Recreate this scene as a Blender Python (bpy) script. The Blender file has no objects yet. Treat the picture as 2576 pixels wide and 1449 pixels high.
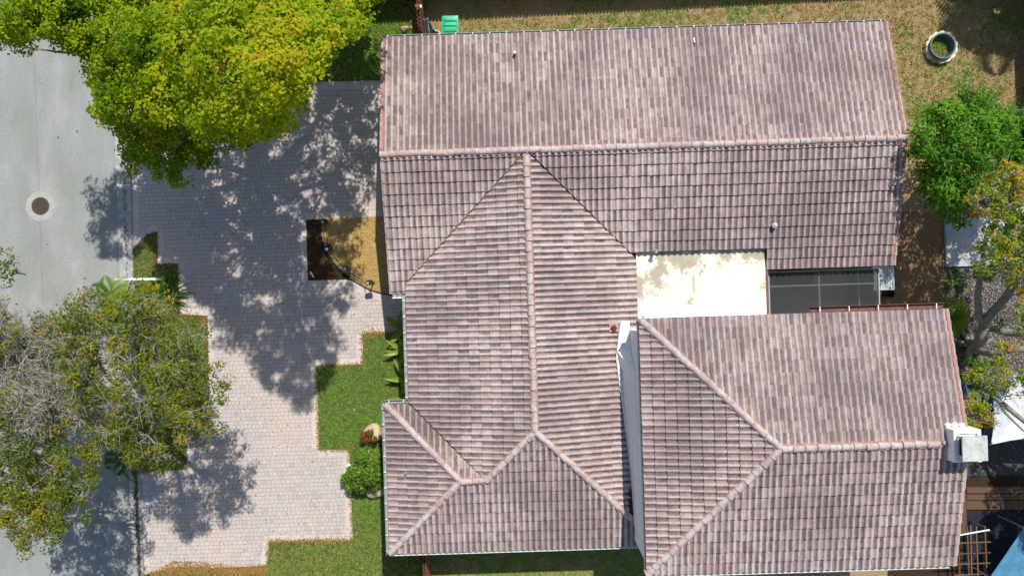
import bpy, math, random
import numpy as np
from mathutils import Vector, Matrix
random.seed(7); rng = np.random.default_rng(7)
S = bpy.context.scene
COL = S.collection
# ------------------------------------------------------------------ camera, sky, sun, exposure
CH = 28.0; FPX = 1750.0; YAW = math.radians(1.8)
cam = bpy.data.cameras.new('camera'); cam.sensor_width = 36; cam.lens = 36*FPX/2576; cam.clip_end = 3000
co = bpy.data.objects.new('camera', cam); COL.objects.link(co); co.location = (0, 0, CH); S.camera = co
SUN = Vector((0.235, 0.69, 1.0)).normalized()
W = bpy.data.worlds.new('World'); S.world = W; W.use_nodes = True
wn = W.node_tree.nodes; bg = wn['Background']; sky = wn.new('ShaderNodeTexSky')
sky.sky_type = 'NISHITA'; sky.sun_disc = False
sky.sun_elevation = math.asin(SUN.z); sky.sun_rotation = math.atan2(SUN.x, SUN.y)
W.node_tree.links.new(sky.outputs[0], bg.inputs[0]); bg.inputs[1].default_value = 0.11
sl = bpy.data.lights.new('sun', 'SUN'); sl.energy = 4.6; sl.angle = math.radians(0.55); sl.color = (1, .955, .88)
so = bpy.data.objects.new('sun', sl); COL.objects.link(so); so.rotation_euler = SUN.to_track_quat('Z', 'Y').to_euler(); so.location = (30, 60, 60)
S.view_settings.view_transform = 'Standard'; S.view_settings.look = 'None'; S.view_settings.gamma = 1
S.view_settings.exposure = 0.22
try:
    S.cycles.max_bounces = 8; S.cycles.transparent_max_bounces = 8
except Exception: pass

# ------------------------------------------------------------------ helpers
def P(u, v, z=0.0):
    """point of the place that the 2576x1449 photo shows at u,v when it lies z metres above the ground"""
    return ((u-1288)/FPX*(CH-z), (724.5-v)/FPX*(CH-z), z)
def tag(o, label=None, cat=None, group=None, kind=None):
    for k, v in (('label', label), ('category', cat), ('group', group), ('kind', kind)):
        if v: o[k] = v
    return o
def empty(name, loc, label=None, cat=None, group=None, rz=0):
    o = bpy.data.objects.new(name, None); COL.objects.link(o); o.location = loc; o.rotation_euler.z = rz
    o.empty_display_size = .2
    return tag(o, label, cat, group)
def mesh(name, verts, faces, mat, parent=None, loc=None, smooth=False, attrs=None, uvs=None):
    """verts in world coordinates, or in the parent's own frame; loc = base the origin is put at"""
    me = bpy.data.meshes.new(name)
    verts = np.asarray(verts, dtype=np.float64).reshape(-1, 3)
    if loc is not None: verts = verts - np.array(loc)
    if isinstance(faces, np.ndarray):
        n, k = faces.shape
        me.vertices.add(len(verts)); me.vertices.foreach_set('co', verts.ravel())
        me.loops.add(n*k); me.loops.foreach_set('vertex_index', faces.ravel().astype(np.int32))
        me.polygons.add(n); me.polygons.foreach_set('loop_start', np.arange(0, n*k, k, dtype=np.int32))
        me.polygons.foreach_set('loop_total', np.full(n, k, dtype=np.int32))
        me.update(calc_edges=True)
    else:
        me.from_pydata([tuple(v) for v in verts], [], faces); me.update()
    if smooth: me.polygons.foreach_set('use_smooth', np.ones(len(me.polygons), dtype=bool))
    if attrs:
        for k, a in attrs.items():
            a = np.asarray(a, dtype=np.float32)
            if a.ndim == 1:
                at = me.attributes.new(k, 'FLOAT', 'POINT'); at.data.foreach_set('value', a)
            else:
                at = me.attributes.new(k, 'FLOAT_VECTOR', 'POINT'); at.data.foreach_set('vector', a.ravel())
    if uvs is not None:
        ul = me.uv_layers.new(name='UVMap')
        vi = np.zeros(len(me.loops), dtype=np.int32); me.loops.foreach_get('vertex_index', vi)
        ul.data.foreach_set('uv', np.asarray(uvs, dtype=np.float32)[vi].ravel())
    if mat: me.materials.append(mat)
    o = bpy.data.objects.new(name, me); COL.objects.link(o)
    if parent: o.parent = parent
    if loc is not None: o.location = loc
    return o
class MB:
    def __init__(s): s.v = []; s.f = []; s.a = []
    def add(s, vs, fs, a=0.0):
        b = len(s.v); s.v += [tuple(p) for p in vs]; s.f += [tuple(i+b for i in f) for f in fs]; s.a += [a]*len(vs); return s
    def box(s, x0, x1, y0, y1, z0, z1, a=0.0, M=None):
        vs = [(x, y, z) for z in (z0, z1) for y in (y0, y1) for x in (x0, x1)]
        if M is not None: vs = [tuple(M @ Vector(p)) for p in vs]
        return s.add(vs, [(0, 2, 3, 1), (4, 5, 7, 6), (0, 1, 5, 4), (2, 6, 7, 3), (0, 4, 6, 2), (1, 3, 7, 5)], a)
    def beam(s, A, B, w, h, a=0.0, up=(0, 0, 1)):
        A = Vector(A); B = Vector(B); d = (B-A).normalized(); sd = d.cross(Vector(up))
        if sd.length < 1e-4: sd = Vector((1, 0, 0))
        sd.normalize(); u = sd.cross(d)
        vs = [p+sd*w/2*i+u*h/2*j for p in (A, B) for i, j in ((-1, -1), (1, -1), (1, 1), (-1, 1))]
        return s.add(vs, [(0, 1, 2, 3), (7, 6, 5, 4), (0, 4, 5, 1), (1, 5, 6, 2), (2, 6, 7, 3), (3, 7, 4, 0)], a)
    def tube(s, pts, rad, n=6, a=0.0, cap=True):
        pts = [Vector(p) for p in pts]
        if not hasattr(rad, '__len__'): rad = [rad]*len(pts)
        vs = []; prev = None
        for i, p in enumerate(pts):
            d = (pts[min(i+1, len(pts)-1)]-pts[max(i-1, 0)]).normalized()
            if prev is None: prev = d.orthogonal().normalized()
            x = (prev-d*prev.dot(d)); x = x.normalized() if x.length > 1e-5 else d.orthogonal().normalized()
            prev = x; y = d.cross(x)
            vs += [p+(x*math.cos(2*math.pi*k/n)+y*math.sin(2*math.pi*k/n))*rad[i] for k in range(n)]
        fs = [(i*n+k, i*n+(k+1) % n, (i+1)*n+(k+1) % n, (i+1)*n+k) for i in range(len(pts)-1) for k in range(n)]
        if cap: fs += [tuple(range(n))[::-1], tuple(range((len(pts)-1)*n, len(pts)*n))]
        return s.add(vs, fs, a)
    def lathe(s, prof, c, n=24, a=0.0):
        vs = [(c[0]+r*math.cos(2*math.pi*k/n), c[1]+r*math.sin(2*math.pi*k/n), c[2]+z) for r, z in prof for k in range(n)]
        fs = [(i*n+k, i*n+(k+1) % n, (i+1)*n+(k+1) % n, (i+1)*n+k) for i in range(len(prof)-1) for k in range(n)]
        fs += [tuple(range((len(prof)-1)*n, len(prof)*n))]
        return s.add(vs, fs, a)
    def poly(s, pts, z0, z1, a=0.0):
        n = len(pts)
        ar = sum(pts[i][0]*pts[(i+1) % n][1]-pts[(i+1) % n][0]*pts[i][1] for i in range(n))
        if ar < 0: pts = pts[::-1]
        vs = [(p[0], p[1], z0) for p in pts]+[(p[0], p[1], z1) for p in pts]
        return s.add(vs, [tuple(range(n))[::-1], tuple(range(n, 2*n))]+[(i, (i+1) % n, n+(i+1) % n, n+i) for i in range(n)], a)
    def build(s, name, mat, parent=None, loc=None, smooth=False):
        return mesh(name, s.v, s.f, mat, parent, loc, smooth, attrs={'tone': s.a})

# ------------------------------------------------------------------ materials
class NT:
    def __init__(s, name, rough=.8, spec=.3):
        s.m = bpy.data.materials.new(name); s.m.use_nodes = True; s.t = s.m.node_tree
        s.b = s.t.nodes['Principled BSDF']; s.b.inputs['Roughness'].default_value = rough
        s.b.inputs['Specular IOR Level'].default_value = spec
    def n(s, ty, ins=None, **kw):
        nd = s.t.nodes.new(ty)
        for k, v in kw.items(): setattr(nd, k, v)
        for k, v in (ins or {}).items(): s.put(v, nd.inputs[k])
        return nd
    def put(s, v, inp):
        if isinstance(v, bpy.types.NodeSocket): s.t.links.new(v, inp)
        elif isinstance(v, (tuple, list)) and len(v) == 3 and inp.type == 'RGBA': inp.default_value = (*v, 1)
        else: inp.default_value = v
    def pos(s): return s.n('ShaderNodeNewGeometry').outputs['Position']
    def objc(s): return s.n('ShaderNodeTexCoord').outputs['Object']
    def uv(s): return s.n('ShaderNodeUVMap').outputs[0]
    def attr(s, name, out='Fac'): return s.n('ShaderNodeAttribute', attribute_name=name).outputs[out]
    def noise(s, vec, scale, detail=4, rough=.6, out=0, dist=0):
        return s.n('ShaderNodeTexNoise', {'Vector': vec, 'Scale': scale, 'Detail': detail, 'Roughness': rough, 'Distortion': dist}).outputs[out]
    def ramp(s, fac, stops, interp='LINEAR'):
        r = s.n('ShaderNodeValToRGB', {'Fac': fac}); cr = r.color_ramp; cr.interpolation = interp
        while len(cr.elements) < len(stops): cr.elements.new(.5)
        for e, (p, c) in zip(cr.elements, stops):
            e.position = p; e.color = (*c, 1) if hasattr(c, '__len__') else (c, c, c, 1)
        return r.outputs[0]
    def mix(s, f, a, b, mode='MIX'):
        nd = s.n('ShaderNodeMix', data_type='RGBA', blend_type=mode)
        s.put(f, nd.inputs[0]); s.put(a, nd.inputs[6]); s.put(b, nd.inputs[7]); return nd.outputs[2]
    def math(s, op, a, b=0.0, clamp=False):
        nd = s.n('ShaderNodeMath', operation=op, use_clamp=clamp); s.put(a, nd.inputs[0]); s.put(b, nd.inputs[1]); return nd.outputs[0]
    def mapping(s, vec, scale=(1, 1, 1), rot=(0, 0, 0), loc=(0, 0, 0)):
        return s.n('ShaderNodeMapping', {'Vector': vec, 'Scale': scale, 'Rotation': rot, 'Location': loc}).outputs[0]
    def bump(s, h, strength=.5, dist=.02):
        s.put(s.n('ShaderNodeBump', {'Height': h, 'Strength': strength, 'Distance': dist}).outputs[0], s.b.inputs['Normal'])
    def base(s, c): s.put(c, s.b.inputs['Base Color']); return s
    def out(s): return s.m
def simple(name, c, rough=.7, var=.25, scale=8, metal=0, spec=.3, bump=0):
    t = NT(name, rough, spec); n = t.noise(t.pos(), scale, 5)
    lo = tuple(x*(1-var) for x in c); hi = tuple(min(1, x*(1+var)) for x in c)
    t.base(t.ramp(n, [(.3, lo), (.7, hi)])); t.b.inputs['Metallic'].default_value = metal
    if bump: t.bump(n, bump, .02)
    return t.out()

def leafmat(name, stops, trans=.35, rough=.45):
    t = NT(name, rough, .18)
    c = t.ramp(t.attr('tone'), stops); t.base(c)
    tr = t.n('ShaderNodeBsdfTranslucent', {'Color': t.mix(.5, c, (.36, .48, .01), 'MIX')})
    mx = t.n('ShaderNodeMixShader', {0: trans, 1: t.b.outputs[0], 2: tr.outputs[0]})
    t.t.links.new(mx.outputs[0], t.t.nodes['Material Output'].inputs[0]); return t.out()

def m_tiles():
    t = NT('clay_roof_tile', .8, .25)
    a = t.attr('tile', 'Vector'); sp = t.n('ShaderNodeSeparateXYZ', {0: a}).outputs
    p = t.objc()
    base = t.ramp(sp[0], [(0, (.34, .245, .225)), (.18, (.45, .345, .32)), (.5, (.50, .40, .38)), (.78, (.52, .435, .415)), (1, (.50, .45, .42))])
    base = t.mix(.3, base, (.515, .41, .385))
    big = t.noise(p, .30, 3, .5)
    med = t.noise(p, 4.5, 7, .78)
    fine = t.noise(p, 28, 4, .75)
    base = t.mix(t.ramp(t.noise(t.mapping(p, (1, 1, 1)), .33, 7, .66), [(.43, 0), (.60, .75)]), base, (.25, .185, .185))
    base = t.mix(t.ramp(med, [(.46, 0), (.68, .72)]), base, (.24, .18, .17))
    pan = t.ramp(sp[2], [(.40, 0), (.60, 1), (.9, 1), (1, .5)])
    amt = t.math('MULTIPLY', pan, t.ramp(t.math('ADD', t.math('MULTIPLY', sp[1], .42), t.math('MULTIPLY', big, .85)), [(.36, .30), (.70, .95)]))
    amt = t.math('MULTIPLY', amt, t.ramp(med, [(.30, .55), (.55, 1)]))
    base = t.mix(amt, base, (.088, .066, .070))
    base = t.mix(t.ramp(fine, [(.52, 0), (.72, .5)]), base, (.55, .455, .425))
    base = t.mix(t.ramp(fine, [(.28, .45), (.46, 0)]), base, (.22, .175, .17))
    og = t.math('MULTIPLY', t.ramp(t.noise(p, 1.7, 5, .7), [(.55, 0), (.7, .55)]), t.ramp(fine, [(.5, 0), (.6, 1)]))
    base = t.mix(og, base, (.38, .27, .15))
    t.base(base); t.bump(t.math('ADD', fine, t.math('MULTIPLY', med, .6)), .35, .012); return t.out()
M = {}
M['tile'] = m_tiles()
def m_cap():
    t = NT('ridge_tile', .8, .25); p = t.objc(); n = t.noise(p, 6, 6, .7); f = t.noise(p, 35, 4)
    b = t.ramp(t.attr('tone'), [(0, (.41, .315, .29)), (.5, (.46, .39, .365)), (1, (.47, .425, .40))])
    b = t.mix(t.ramp(n, [(.45, 0), (.66, .75)]), b, (.22, .165, .155)); t.base(b); t.bump(f, .3, .01); return t.out()
M['cap'] = m_cap()
M['mortar'] = simple('red_mortar', (.37, .18, .145), .9, .35, 18, bump=.4)
M['deck'] = simple('roof_underlay', (.085, .055, .042), .95, .3, 6)
M['stucco'] = simple('white_stucco', (.74, .76, .77), .85, .12, 5, bump=.2)
M['fascia'] = simple('painted_fascia', (.50, .50, .48), .6, .15, 6)
M['gutter'] = simple('gutter_grey_paint', (.30, .32, .30), .5, .3, 5)
M['gutterbrown'] = simple('gutter_brown_paint', (.16, .075, .055), .5, .3, 6)
M['white'] = simple('white_paint', (.78, .79, .78), .5, .08, 6)
M['dark'] = simple('black_plastic', (.02, .02, .022), .5, .3, 12)
M['alum'] = simple('grey_aluminium', (.40, .42, .42), .4, .12, 6)
M['metal'] = simple('galvanised_metal', (.42, .43, .44), .35, .2, 14, metal=.6)
def m_flat():
    t = NT('white_roof_coating', .7, .3); p = t.objc()
    st = t.noise(t.mapping(p, (1, .8, 1)), 1.25, 12, .72, dist=.25); grad = t.n('ShaderNodeSeparateXYZ', {0: p}).outputs[1]
    g = t.math('ADD', st, t.math('MULTIPLY', grad, .085))
    y = t.ramp(g, [(.445, (.90, .90, .88)), (.495, (.66, .61, .47)), (.51, (.78, .74, .62)), (.56, (.52, .46, .35)), (.575, (.40, .35, .27)), (.72, (.34, .30, .245))])
    e = t.noise(p, 9, 5, .7); y = t.mix(t.ramp(e, [(.6, 0), (.8, .3)]), y, (.50, .45, .35)); t.base(y); return t.out()
M['flat'] = m_flat()
def m_cricket():
    t = NT('patched_roof_coating', .8, .3); p = t.objc(); n = t.noise(p, 6, 6, .7)
    t.base(t.ramp(n, [(.35, (.42, .41, .33)), (.55, (.66, .66, .58)), (.75, (.74, .73, .68))])); t.bump(n, .4, .02); return t.out()
M['cricket'] = m_cricket()
def m_street():
    t = NT('street_concrete', .9, .2); p = t.pos()
    f = t.noise(p, 45, 5, .8); m_ = t.noise(t.mapping(p, (1, .35, 1)), 1.0, 6, .6); b = t.noise(p, .3, 3)
    c = t.ramp(m_, [(.3, (.25, .26, .235)), (.45, (.30, .31, .285)), (.55, (.335, .345, .325)), (.72, (.43, .44, .42))])
    c = t.mix(t.ramp(b, [(.45, 0), (.65, .35)]), c, (.33, .345, .36))
    c = t.mix(t.ramp(f, [(.38, .6), (.60, 0)]), c, (.13, .14, .13))
    g2 = t.noise(p, 14, 6, .8); c = t.mix(t.ramp(g2, [(.36, .38), (.52, 0)]), c, (.17, .175, .16)); c = t.mix(t.ramp(g2, [(.56, 0), (.7, .4)]), c, (.48, .48, .45))
    v = t.n('ShaderNodeTexVoronoi', {'Vector': p, 'Scale': 1.15}).outputs['Distance']
    c = t.mix(t.ramp(v, [(.035, .85), (.06, 0)]), c, (.06, .06, .055))
    wob = t.noise(p, 1.5, 4); x = t.n('ShaderNodeSeparateXYZ', {0: p}).outputs
    # hairline seam along the middle of the street, slightly wavering
    q = t.math('ABSOLUTE', t.math('ADD', t.math('ADD', x[0], t.math('MULTIPLY', x[1], .035)), t.math('ADD', 18.82, t.math('MULTIPLY', wob, .16))))
    c = t.mix(t.ramp(q, [(.012, .28), (.035, 0)]), c, (.12, .125, .12))
    t.base(c); t.bump(f, .3, .01); return t.out()
M['street'] = m_street()
def m_conc(name, lo, hi, sc=3):
    t = NT(name, .9, .2); p = t.pos(); n = t.noise(p, sc, 7, .72); f = t.noise(p, 40, 3)
    c = t.ramp(n, [(.3, lo), (.7, hi)]); c = t.mix(t.ramp(f, [(.35, .35), (.55, 0)]), c, tuple(x*.5 for x in lo)); t.base(c); t.bump(f, .25, .01); return t.out()
M['curb'] = m_conc('curb_concrete', (.22, .24, .23), (.50, .51, .49), 4)
M['slab'] = m_conc('pale_slab', (.36, .38, .40), (.56, .58, .60), 2)
M['ring'] = m_conc('concrete_collar', (.30, .30, .26), (.44, .44, .39), 6)
def paver(name, uv=False, bw=.19, rh=.16, bright=1.0):
    t = NT(name, .88, .2); p = t.uv() if uv else t.pos()
    w = t.noise(p, 5.0 if not uv else 2.0, 2, .5, out=1)
    q = t.n('ShaderNodeVectorMath', {0: p, 1: t.n('ShaderNodeVectorMath', {0: w, 1: (.085 if not uv else .01,)*3}, operation='MULTIPLY').outputs[0]}, operation='ADD').outputs[0]
    if not uv: q = t.mapping(q, rot=(0, 0, -YAW))
    br = t.n('ShaderNodeTexBrick', {'Vector': q, 'Color1': (0, 0, 0), 'Color2': (1, 1, 1), 'Mortar': (.5, .5, .5), 'Scale': 1.0, 'Mortar Size': .0085, 'Mortar Smooth': .35, 'Bias': 0.0, 'Brick Width': bw, 'Row Height': rh}, offset=.5, squash=.82, squash_frequency=3)
    big = t.noise(t.pos(), .45, 4, .6); med = t.noise(t.pos(), 2.2, 5, .6); f = t.noise(t.pos(), 50, 4)
    c = t.ramp(br.outputs['Color'], [(0, (.42, .35, .325)), (.3, (.48, .41, .38)), (.55, (.47, .425, .395)), (.8, (.44, .42, .405)), (1, (.54, .455, .41))])
    c = t.mix(t.ramp(big, [(.42, 0), (.62, .5)]), c, (.58, .46, .36))
    c = t.mix(t.ramp(med, [(.5, 0), (.75, .3)]), c, (.40, .38, .40))
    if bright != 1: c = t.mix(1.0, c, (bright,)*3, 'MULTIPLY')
    c = t.mix(t.ramp(f, [(.35, .22), (.55, 0)]), c, (.30, .26, .25))
    c = t.mix(t.math('MULTIPLY', br.outputs['Fac'], .62), c, (.155, .135, .13)); t.base(c)
    t.bump(t.math('SUBTRACT', 1.0, br.outputs['Fac']), .5, .012); return t.out()
M['paver'] = paver('cobble_paver'); M['border'] = paver('border_paver', True, .26, .30, 1.14)
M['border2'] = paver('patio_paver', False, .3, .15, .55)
def ground_mat(name, a, b, c3, sc=1.0, fine=60):
    t = NT(name, .95, .1); p = t.pos(); big = t.noise(p, .55*sc, 5, .6); med = t.noise(p, 4*sc, 6, .75); f = t.noise(p, fine, 5, .85)
    col = t.ramp(big, [(.38, a), (.6, b)]); col = t.mix(t.ramp(med, [(.4, 0), (.65, .8)]), col, c3)
    col = t.mix(t.ramp(f, [(.35, .7), (.6, 0)]), col, tuple(x*.3 for x in a)); t.base(col); t.bump(f, .8, .03); return t.out()
M['yard'] = ground_mat('dry_yard_soil', (.44, .30, .15), (.40, .27, .14), (.33, .28, .22))
M['lawn'] = ground_mat('lawn_soil', (.07, .10, .025), (.09, .12, .03), (.17, .14, .06))
M['dirt'] = ground_mat('bare_brown_soil', (.30, .185, .10), (.34, .21, .115), (.25, .155, .085), 1, 70)
M['mulchdark'] = ground_mat('dark_bark_mulch', (.055, .034, .020), (.07, .042, .024), (.04, .027, .016), 3, 40)
M['chips'] = ground_mat('grey_wood_chips', (.11, .105, .10), (.07, .065, .06), (.16, .155, .15), 3, 34)
M['gravelgrey'] = ground_mat('dark_gravel', (.07, .085, .095), (.10, .12, .13), (.05, .06, .07), 3, 40)
M['liner'] = simple('black_ground_cloth', (.012, .017, .024), .85, .5, 5, bump=.2)
def m_gravel():
    t = NT('tan_pea_gravel', .8, .3); p = t.pos()
    v = t.n('ShaderNodeTexVoronoi', {'Vector': p, 'Scale': 40.0}); cc = t.n('ShaderNodeSeparateColor', {0: v.outputs['Color']}).outputs[0]
    c = t.ramp(cc, [(0, (.30, .17, .045)), (.35, (.44, .27, .08)), (.7, (.50, .33, .11)), (1, (.64, .48, .22))])
    c = t.mix(t.ramp(v.outputs['Distance'], [(.5, 0), (.8, .5)]), c, (.10, .06, .025)); t.base(c); t.bump(t.math('SUBTRACT', 1.0, v.outputs['Distance']), .8, .03); return t.out()
M['gravel'] = m_gravel()
def wood(name, lo, hi, rough=.8):
    t = NT(name, rough, .2); p = t.objc(); n = t.noise(t.mapping(p, (6, 6, 1.2)), 4, 6, .7)
    c = t.ramp(n, [(.3, lo), (.7, hi)]); c = t.mix(t.attr('tone'), c, tuple(x*1.5 for x in hi)); t.base(c); t.bump(n, .3, .01); return t.out()
M['fence'] = wood('brown_fence_wood', (.13, .052, .026), (.24, .105, .055))
M['timber'] = wood('weathered_timber', (.075, .045, .028), (.15, .09, .055))
M['bark'] = simple('grey_bark', (.20, .18, .15), .95, .45, 9, bump=.8)
M['palebark'] = simple('pale_grey_bark', (.23, .22, .185), .95, .35, 9, bump=.7)
M['twig'] = simple('bleached_twig', (.30, .275, .245), .9, .3, 12)
M['greenbin'] = simple('green_bin_plastic', (.015, .40, .20), .45, .1, 3, spec=.5)
M['iron'] = simple('rusty_iron', (.075, .055, .045), .8, .5, 40, bump=.8)
M['rust'] = simple('rust', (.26, .075, .03), .9, .5, 15)
M['steelblue'] = simple('blue_grey_steel', (.085, .145, .155), .5, .2, 6)
M['rock'] = simple('sandstone_rock', (.40, .30, .16), .9, .3, 5, bump=.8)
M['boulder'] = simple('pale_boulder', (.50, .40, .24), .9, .25, 4, bump=.8)
M['tarpblue'] = simple('blue_tarp', (.07, .21, .32), .55, .25, 4, bump=.3)
M['tarpwhite'] = simple('white_canvas', (.55, .58, .64), .7, .12, 4, bump=.2)
M['blueplastic'] = simple('blue_plastic', (.03, .10, .19), .5, .3, 6)
M['grate'] = simple('grey_cloth', (.12, .14, .16), .7, .3, 8)
M['shed'] = simple('pale_plastic_panel', (.42, .48, .50), .6, .08, 3)
M['leaf1'] = leafmat('tree_leaf_yellow_green', [(0, (.045, .13, .002)), (.25, (.12, .23, .003)), (.5, (.27, .38, .004)), (.78, (.38, .44, .006)), (1, (.50, .40, .015))], .48, .6)
M['leaf2'] = leafmat('olive_leaf', [(0, (.030, .07, .004)), (.4, (.10, .145, .006)), (.7, (.23, .235, .008)), (1, (.40, .26, .012))], .35, .6)
M['leaf3'] = leafmat('glossy_green_leaf', [(0, (.02, .08, .006)), (.5, (.05, .18, .01)), (1, (.15, .33, .02))], .3, .55)
M['leaf4'] = leafmat('turning_leaf', [(0, (.04, .13, .006)), (.5, (.16, .27, .01)), (.8, (.36, .38, .012)), (1, (.55, .24, .015))], .35, .6)
M['leafbush'] = leafmat('bush_leaf', [(0, (.025, .08, .012)), (.6, (.09, .19, .02)), (1, (.24, .32, .04))], .25, .35)
M['leafred'] = leafmat('red_and_green_leaf', [(0, (.02, .06, .015)), (.4, (.04, .10, .02)), (.5, (.32, .04, .025)), (1, (.45, .09, .04))], .2, .4)
M['leafpalm'] = leafmat('palm_leaf', [(0, (.025, .07, .008)), (.6, (.06, .14, .012)), (1, (.20, .30, .02))], .3, .35)
M['grass'] = leafmat('grass_blade', [(0, (.54, .35, .16)), (.25, (.50, .38, .14)), (.5, (.29, .36, .07)), (.75, (.19, .34, .055)), (1, (.20, .40, .055))], .3, .6)
M['litter'] = leafmat('dead_leaf', [(0, (.09, .045, .02)), (.5, (.30, .14, .04)), (1, (.44, .25, .08))], .15, .8)
def m_screen():
    t = NT('insect_screen', .8, .2); t.base((.045, .05, .05))
    tr = t.n('ShaderNodeBsdfTransparent'); mx = t.n('ShaderNodeMixShader', {0: .42, 1: t.b.outputs[0], 2: tr.outputs[0]})
    t.t.links.new(mx.outputs[0], t.t.nodes['Material Output'].inputs[0]); return t.out()
M['screen'] = m_screen()
M['glass'] = simple('dark_window_glass', (.03, .035, .04), .08, .1, 2, spec=.6)

# ------------------------------------------------------------------ ground sheets
def sheet(name, pts, z, mat, px=True, kind='structure', thick=.0):
    q = [P(u, v, 0)[:2] for u, v in pts] if px else pts
    b = MB(); b.poly(q, z-max(thick, .003), z); c = (q[0][0], q[0][1], 0)
    o = mesh(name, b.v, [b.f[1]]+b.f[2:], mat, loc=c); o['kind'] = kind; return o
def inpoly(x, y, poly):
    x = np.asarray(x); y = np.asarray(y); r = np.zeros(x.shape, bool); n = len(poly)
    for i in range(n):
        x0, y0 = poly[i]; x1, y1 = poly[(i+1) % n]
        c = ((y0 > y) != (y1 > y)) & (x < (x1-x0)*(y-y0)/((y1-y0) if y1 != y0 else 1e-9)+x0); r ^= c
    return r
sheet('ground', [(-150, -150), (150, -150), (150, 150), (-150, 150)], 0.0, M['yard'], px=False)
sheet('street', [(-6000, -4000), (277, -4000), (277, 0), (290, 330), (300, 620), (326, 1200), (337, 1449), (400, 4500), (-6000, 4500)], .004, M['street'])
CURB = [(275, 285, 315), (277, 290, 318), (290, 308, 327), (300, 316, 335), (326, 341, 356), (337, 350, 364), (400, 410, 425)]
cv = [-3500, 0, 330, 620, 1200, 1449, 4500]
b = MB(); vs = []; fs = []
for (x0, xm, x1), v in zip(CURB, cv):
    a_, m1, m2, c_ = P(x0, v), P(xm, v), P(xm+3, v), P(x1, v)
    vs += [(a_[0], a_[1], .002), (a_[0], a_[1], .055), (m1[0], m1[1], .018), (m2[0], m2[1], .018), (c_[0], c_[1], .075), (c_[0], c_[1], .002)]
for i in range(len(cv)-1):
    for k in range(5): fs.append((i*6+k, i*6+k+1, (i+1)*6+k+1, (i+1)*6+k))
b.add(vs, fs); o = b.build('curb', M['curb'], loc=P(300, 620)); o['kind'] = 'structure'
# joints of the curb as narrow dark grooves
b = MB()
for v in (220, 462, 755, 1120, 1367):
    t_ = np.interp(v, cv, [c[0] for c in CURB]); t2 = np.interp(v, cv, [c[2] for c in CURB])
    A = P(t_, v); B = P((t_+t2)/2, v); C = P(t2, v)
    b.beam((A[0], A[1], .052), (B[0], B[1], .018), .022, .012); b.beam((B[0], B[1], .018), (C[0], C[1], .073), .022, .012)
o = b.build('curb_joints', M['dark'], loc=P(300, 620)); o['kind'] = 'structure'
sheet('driveway', [(327, 200), (1090, 190), (1090, 1010), (905, 1150), (905, 1500), (362, 1500), (352, 1200), (330, 620)], .012, M['paver'])
LAWN_W = [(912, 840), (1085, 834), (1085, 1500), (355, 1560), (356, 1446), (450, 1424), (560, 1428), (673, 1421), (677, 1362), (888, 1358), (884, 1240), (880, 1131), (803, 1130), (800, 1020), (797, 920), (914, 917)]
sheet('front_lawn', LAWN_W, .02, M['lawn'])
LAWN_N = [(320, -900), (1063, -900), (1062, 94), (1085, 94), (1085, 199), (960, 203), (765, 207), (322, 214)]
sheet('side_lawn', LAWN_N, .016, M['lawn'])
ISLAND = [(336, 628), (352, 618), (372, 590), (395, 584), (397, 664), (447, 664), (453, 790), (522, 795), (526, 1010), (470, 1030), (470, 1180), (352, 1186), (343, 900)]
sheet('kerbside_lawn', ISLAND, .022, M['lawn'])
GR = [(770, 553), (1085, 540), (1085, 742), (975, 741), (930, 728), (905, 712), (868, 686), (832, 703), (775, 706)]
arc = [(806, 553), (807, 590), (812, 612), (824, 640), (843, 665), (866, 688), (893, 708), (930, 729), (965, 739), (985, 743)]
sheet('gravel_bed', [(806, 551), (1085, 540), (1085, 742)] + arc[::-1], .026, M['gravel'])
sheet('mulch_bed', [(770, 553), (806, 553)] + arc[1:7] + [(868, 703), (830, 704), (775, 706)], .022, M['mulchdark'])
sheet('rear_soil', [(2180, 540), (2378, 530), (2376, 700), (2372, 830), (2160, 850), (2180, 670)], .006, M['dirt'])
sheet('chip_bed', [(2376, 530), (2900, 480), (2900, 1130), (2300, 1150), (2300, 900), (2376, 800)], .008, M['chips'])
sheet('gravel_strip', [(2250, 1080), (2900, 1080), (2900, 1192), (2250, 1197)], .014, M['gravelgrey'])
sheet('rear_soil_strip', [(2250, 1197), (2900, 1192), (2900, 1900), (2200, 1900)], .010, M['mulchdark'])
sheet('patio', [P(1850, 620)[:2], P(2195, 610)[:2], P(2200, 830)[:2], P(1850, 840)[:2]], .03, M['border2'], px=False)
# soldier course along the paving edges
BZ = [0]
def border(name, path, z, w=.26, side=1):
    BZ[0] += 1; z = .0130+.0008*BZ[0]
    q = [Vector(P(u, v)[:2]) for u, v in path]; vs = []; fs = []; uv = []; L = 0
    for i in range(len(q)-1):
        d = (q[i+1]-q[i]); l = d.length; d.normalize(); n = Vector((-d.y, d.x))*side*w; e = d*(w if i < len(q)-2 else 0)*0
        k = len(vs); zz = z+.00025*(i % 3)
        vs += [(*q[i], zz), (*(q[i+1]+e), zz), (*(q[i+1]+n+e), zz), (*(q[i]+n), zz)]; fs.append((k, k+1, k+2, k+3))
        uv += [(0, L), (0, L+l), (.26, L+l), (.26, L)]; L += l
    uv = [(y*.30/.13, x) if False else (y*2.0, x) for x, y in uv]
    o = mesh(name, vs, fs, M['border'], loc=(*q[0], 0), uvs=uv); o['kind'] = 'structure'
border('lawn_paver_border', [(1085, 834), (912, 840), (914, 917), (797, 920), (803, 1130), (880, 1131), (888, 1358), (677, 1362), (673, 1421)], .0165, side=-1)
border('bed_paver_border', [(1085, 540), (770, 553), (775, 706), (868, 704), (893, 712), (930, 733), (975, 745), (1085, 746)], .0165, side=-1)
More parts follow.
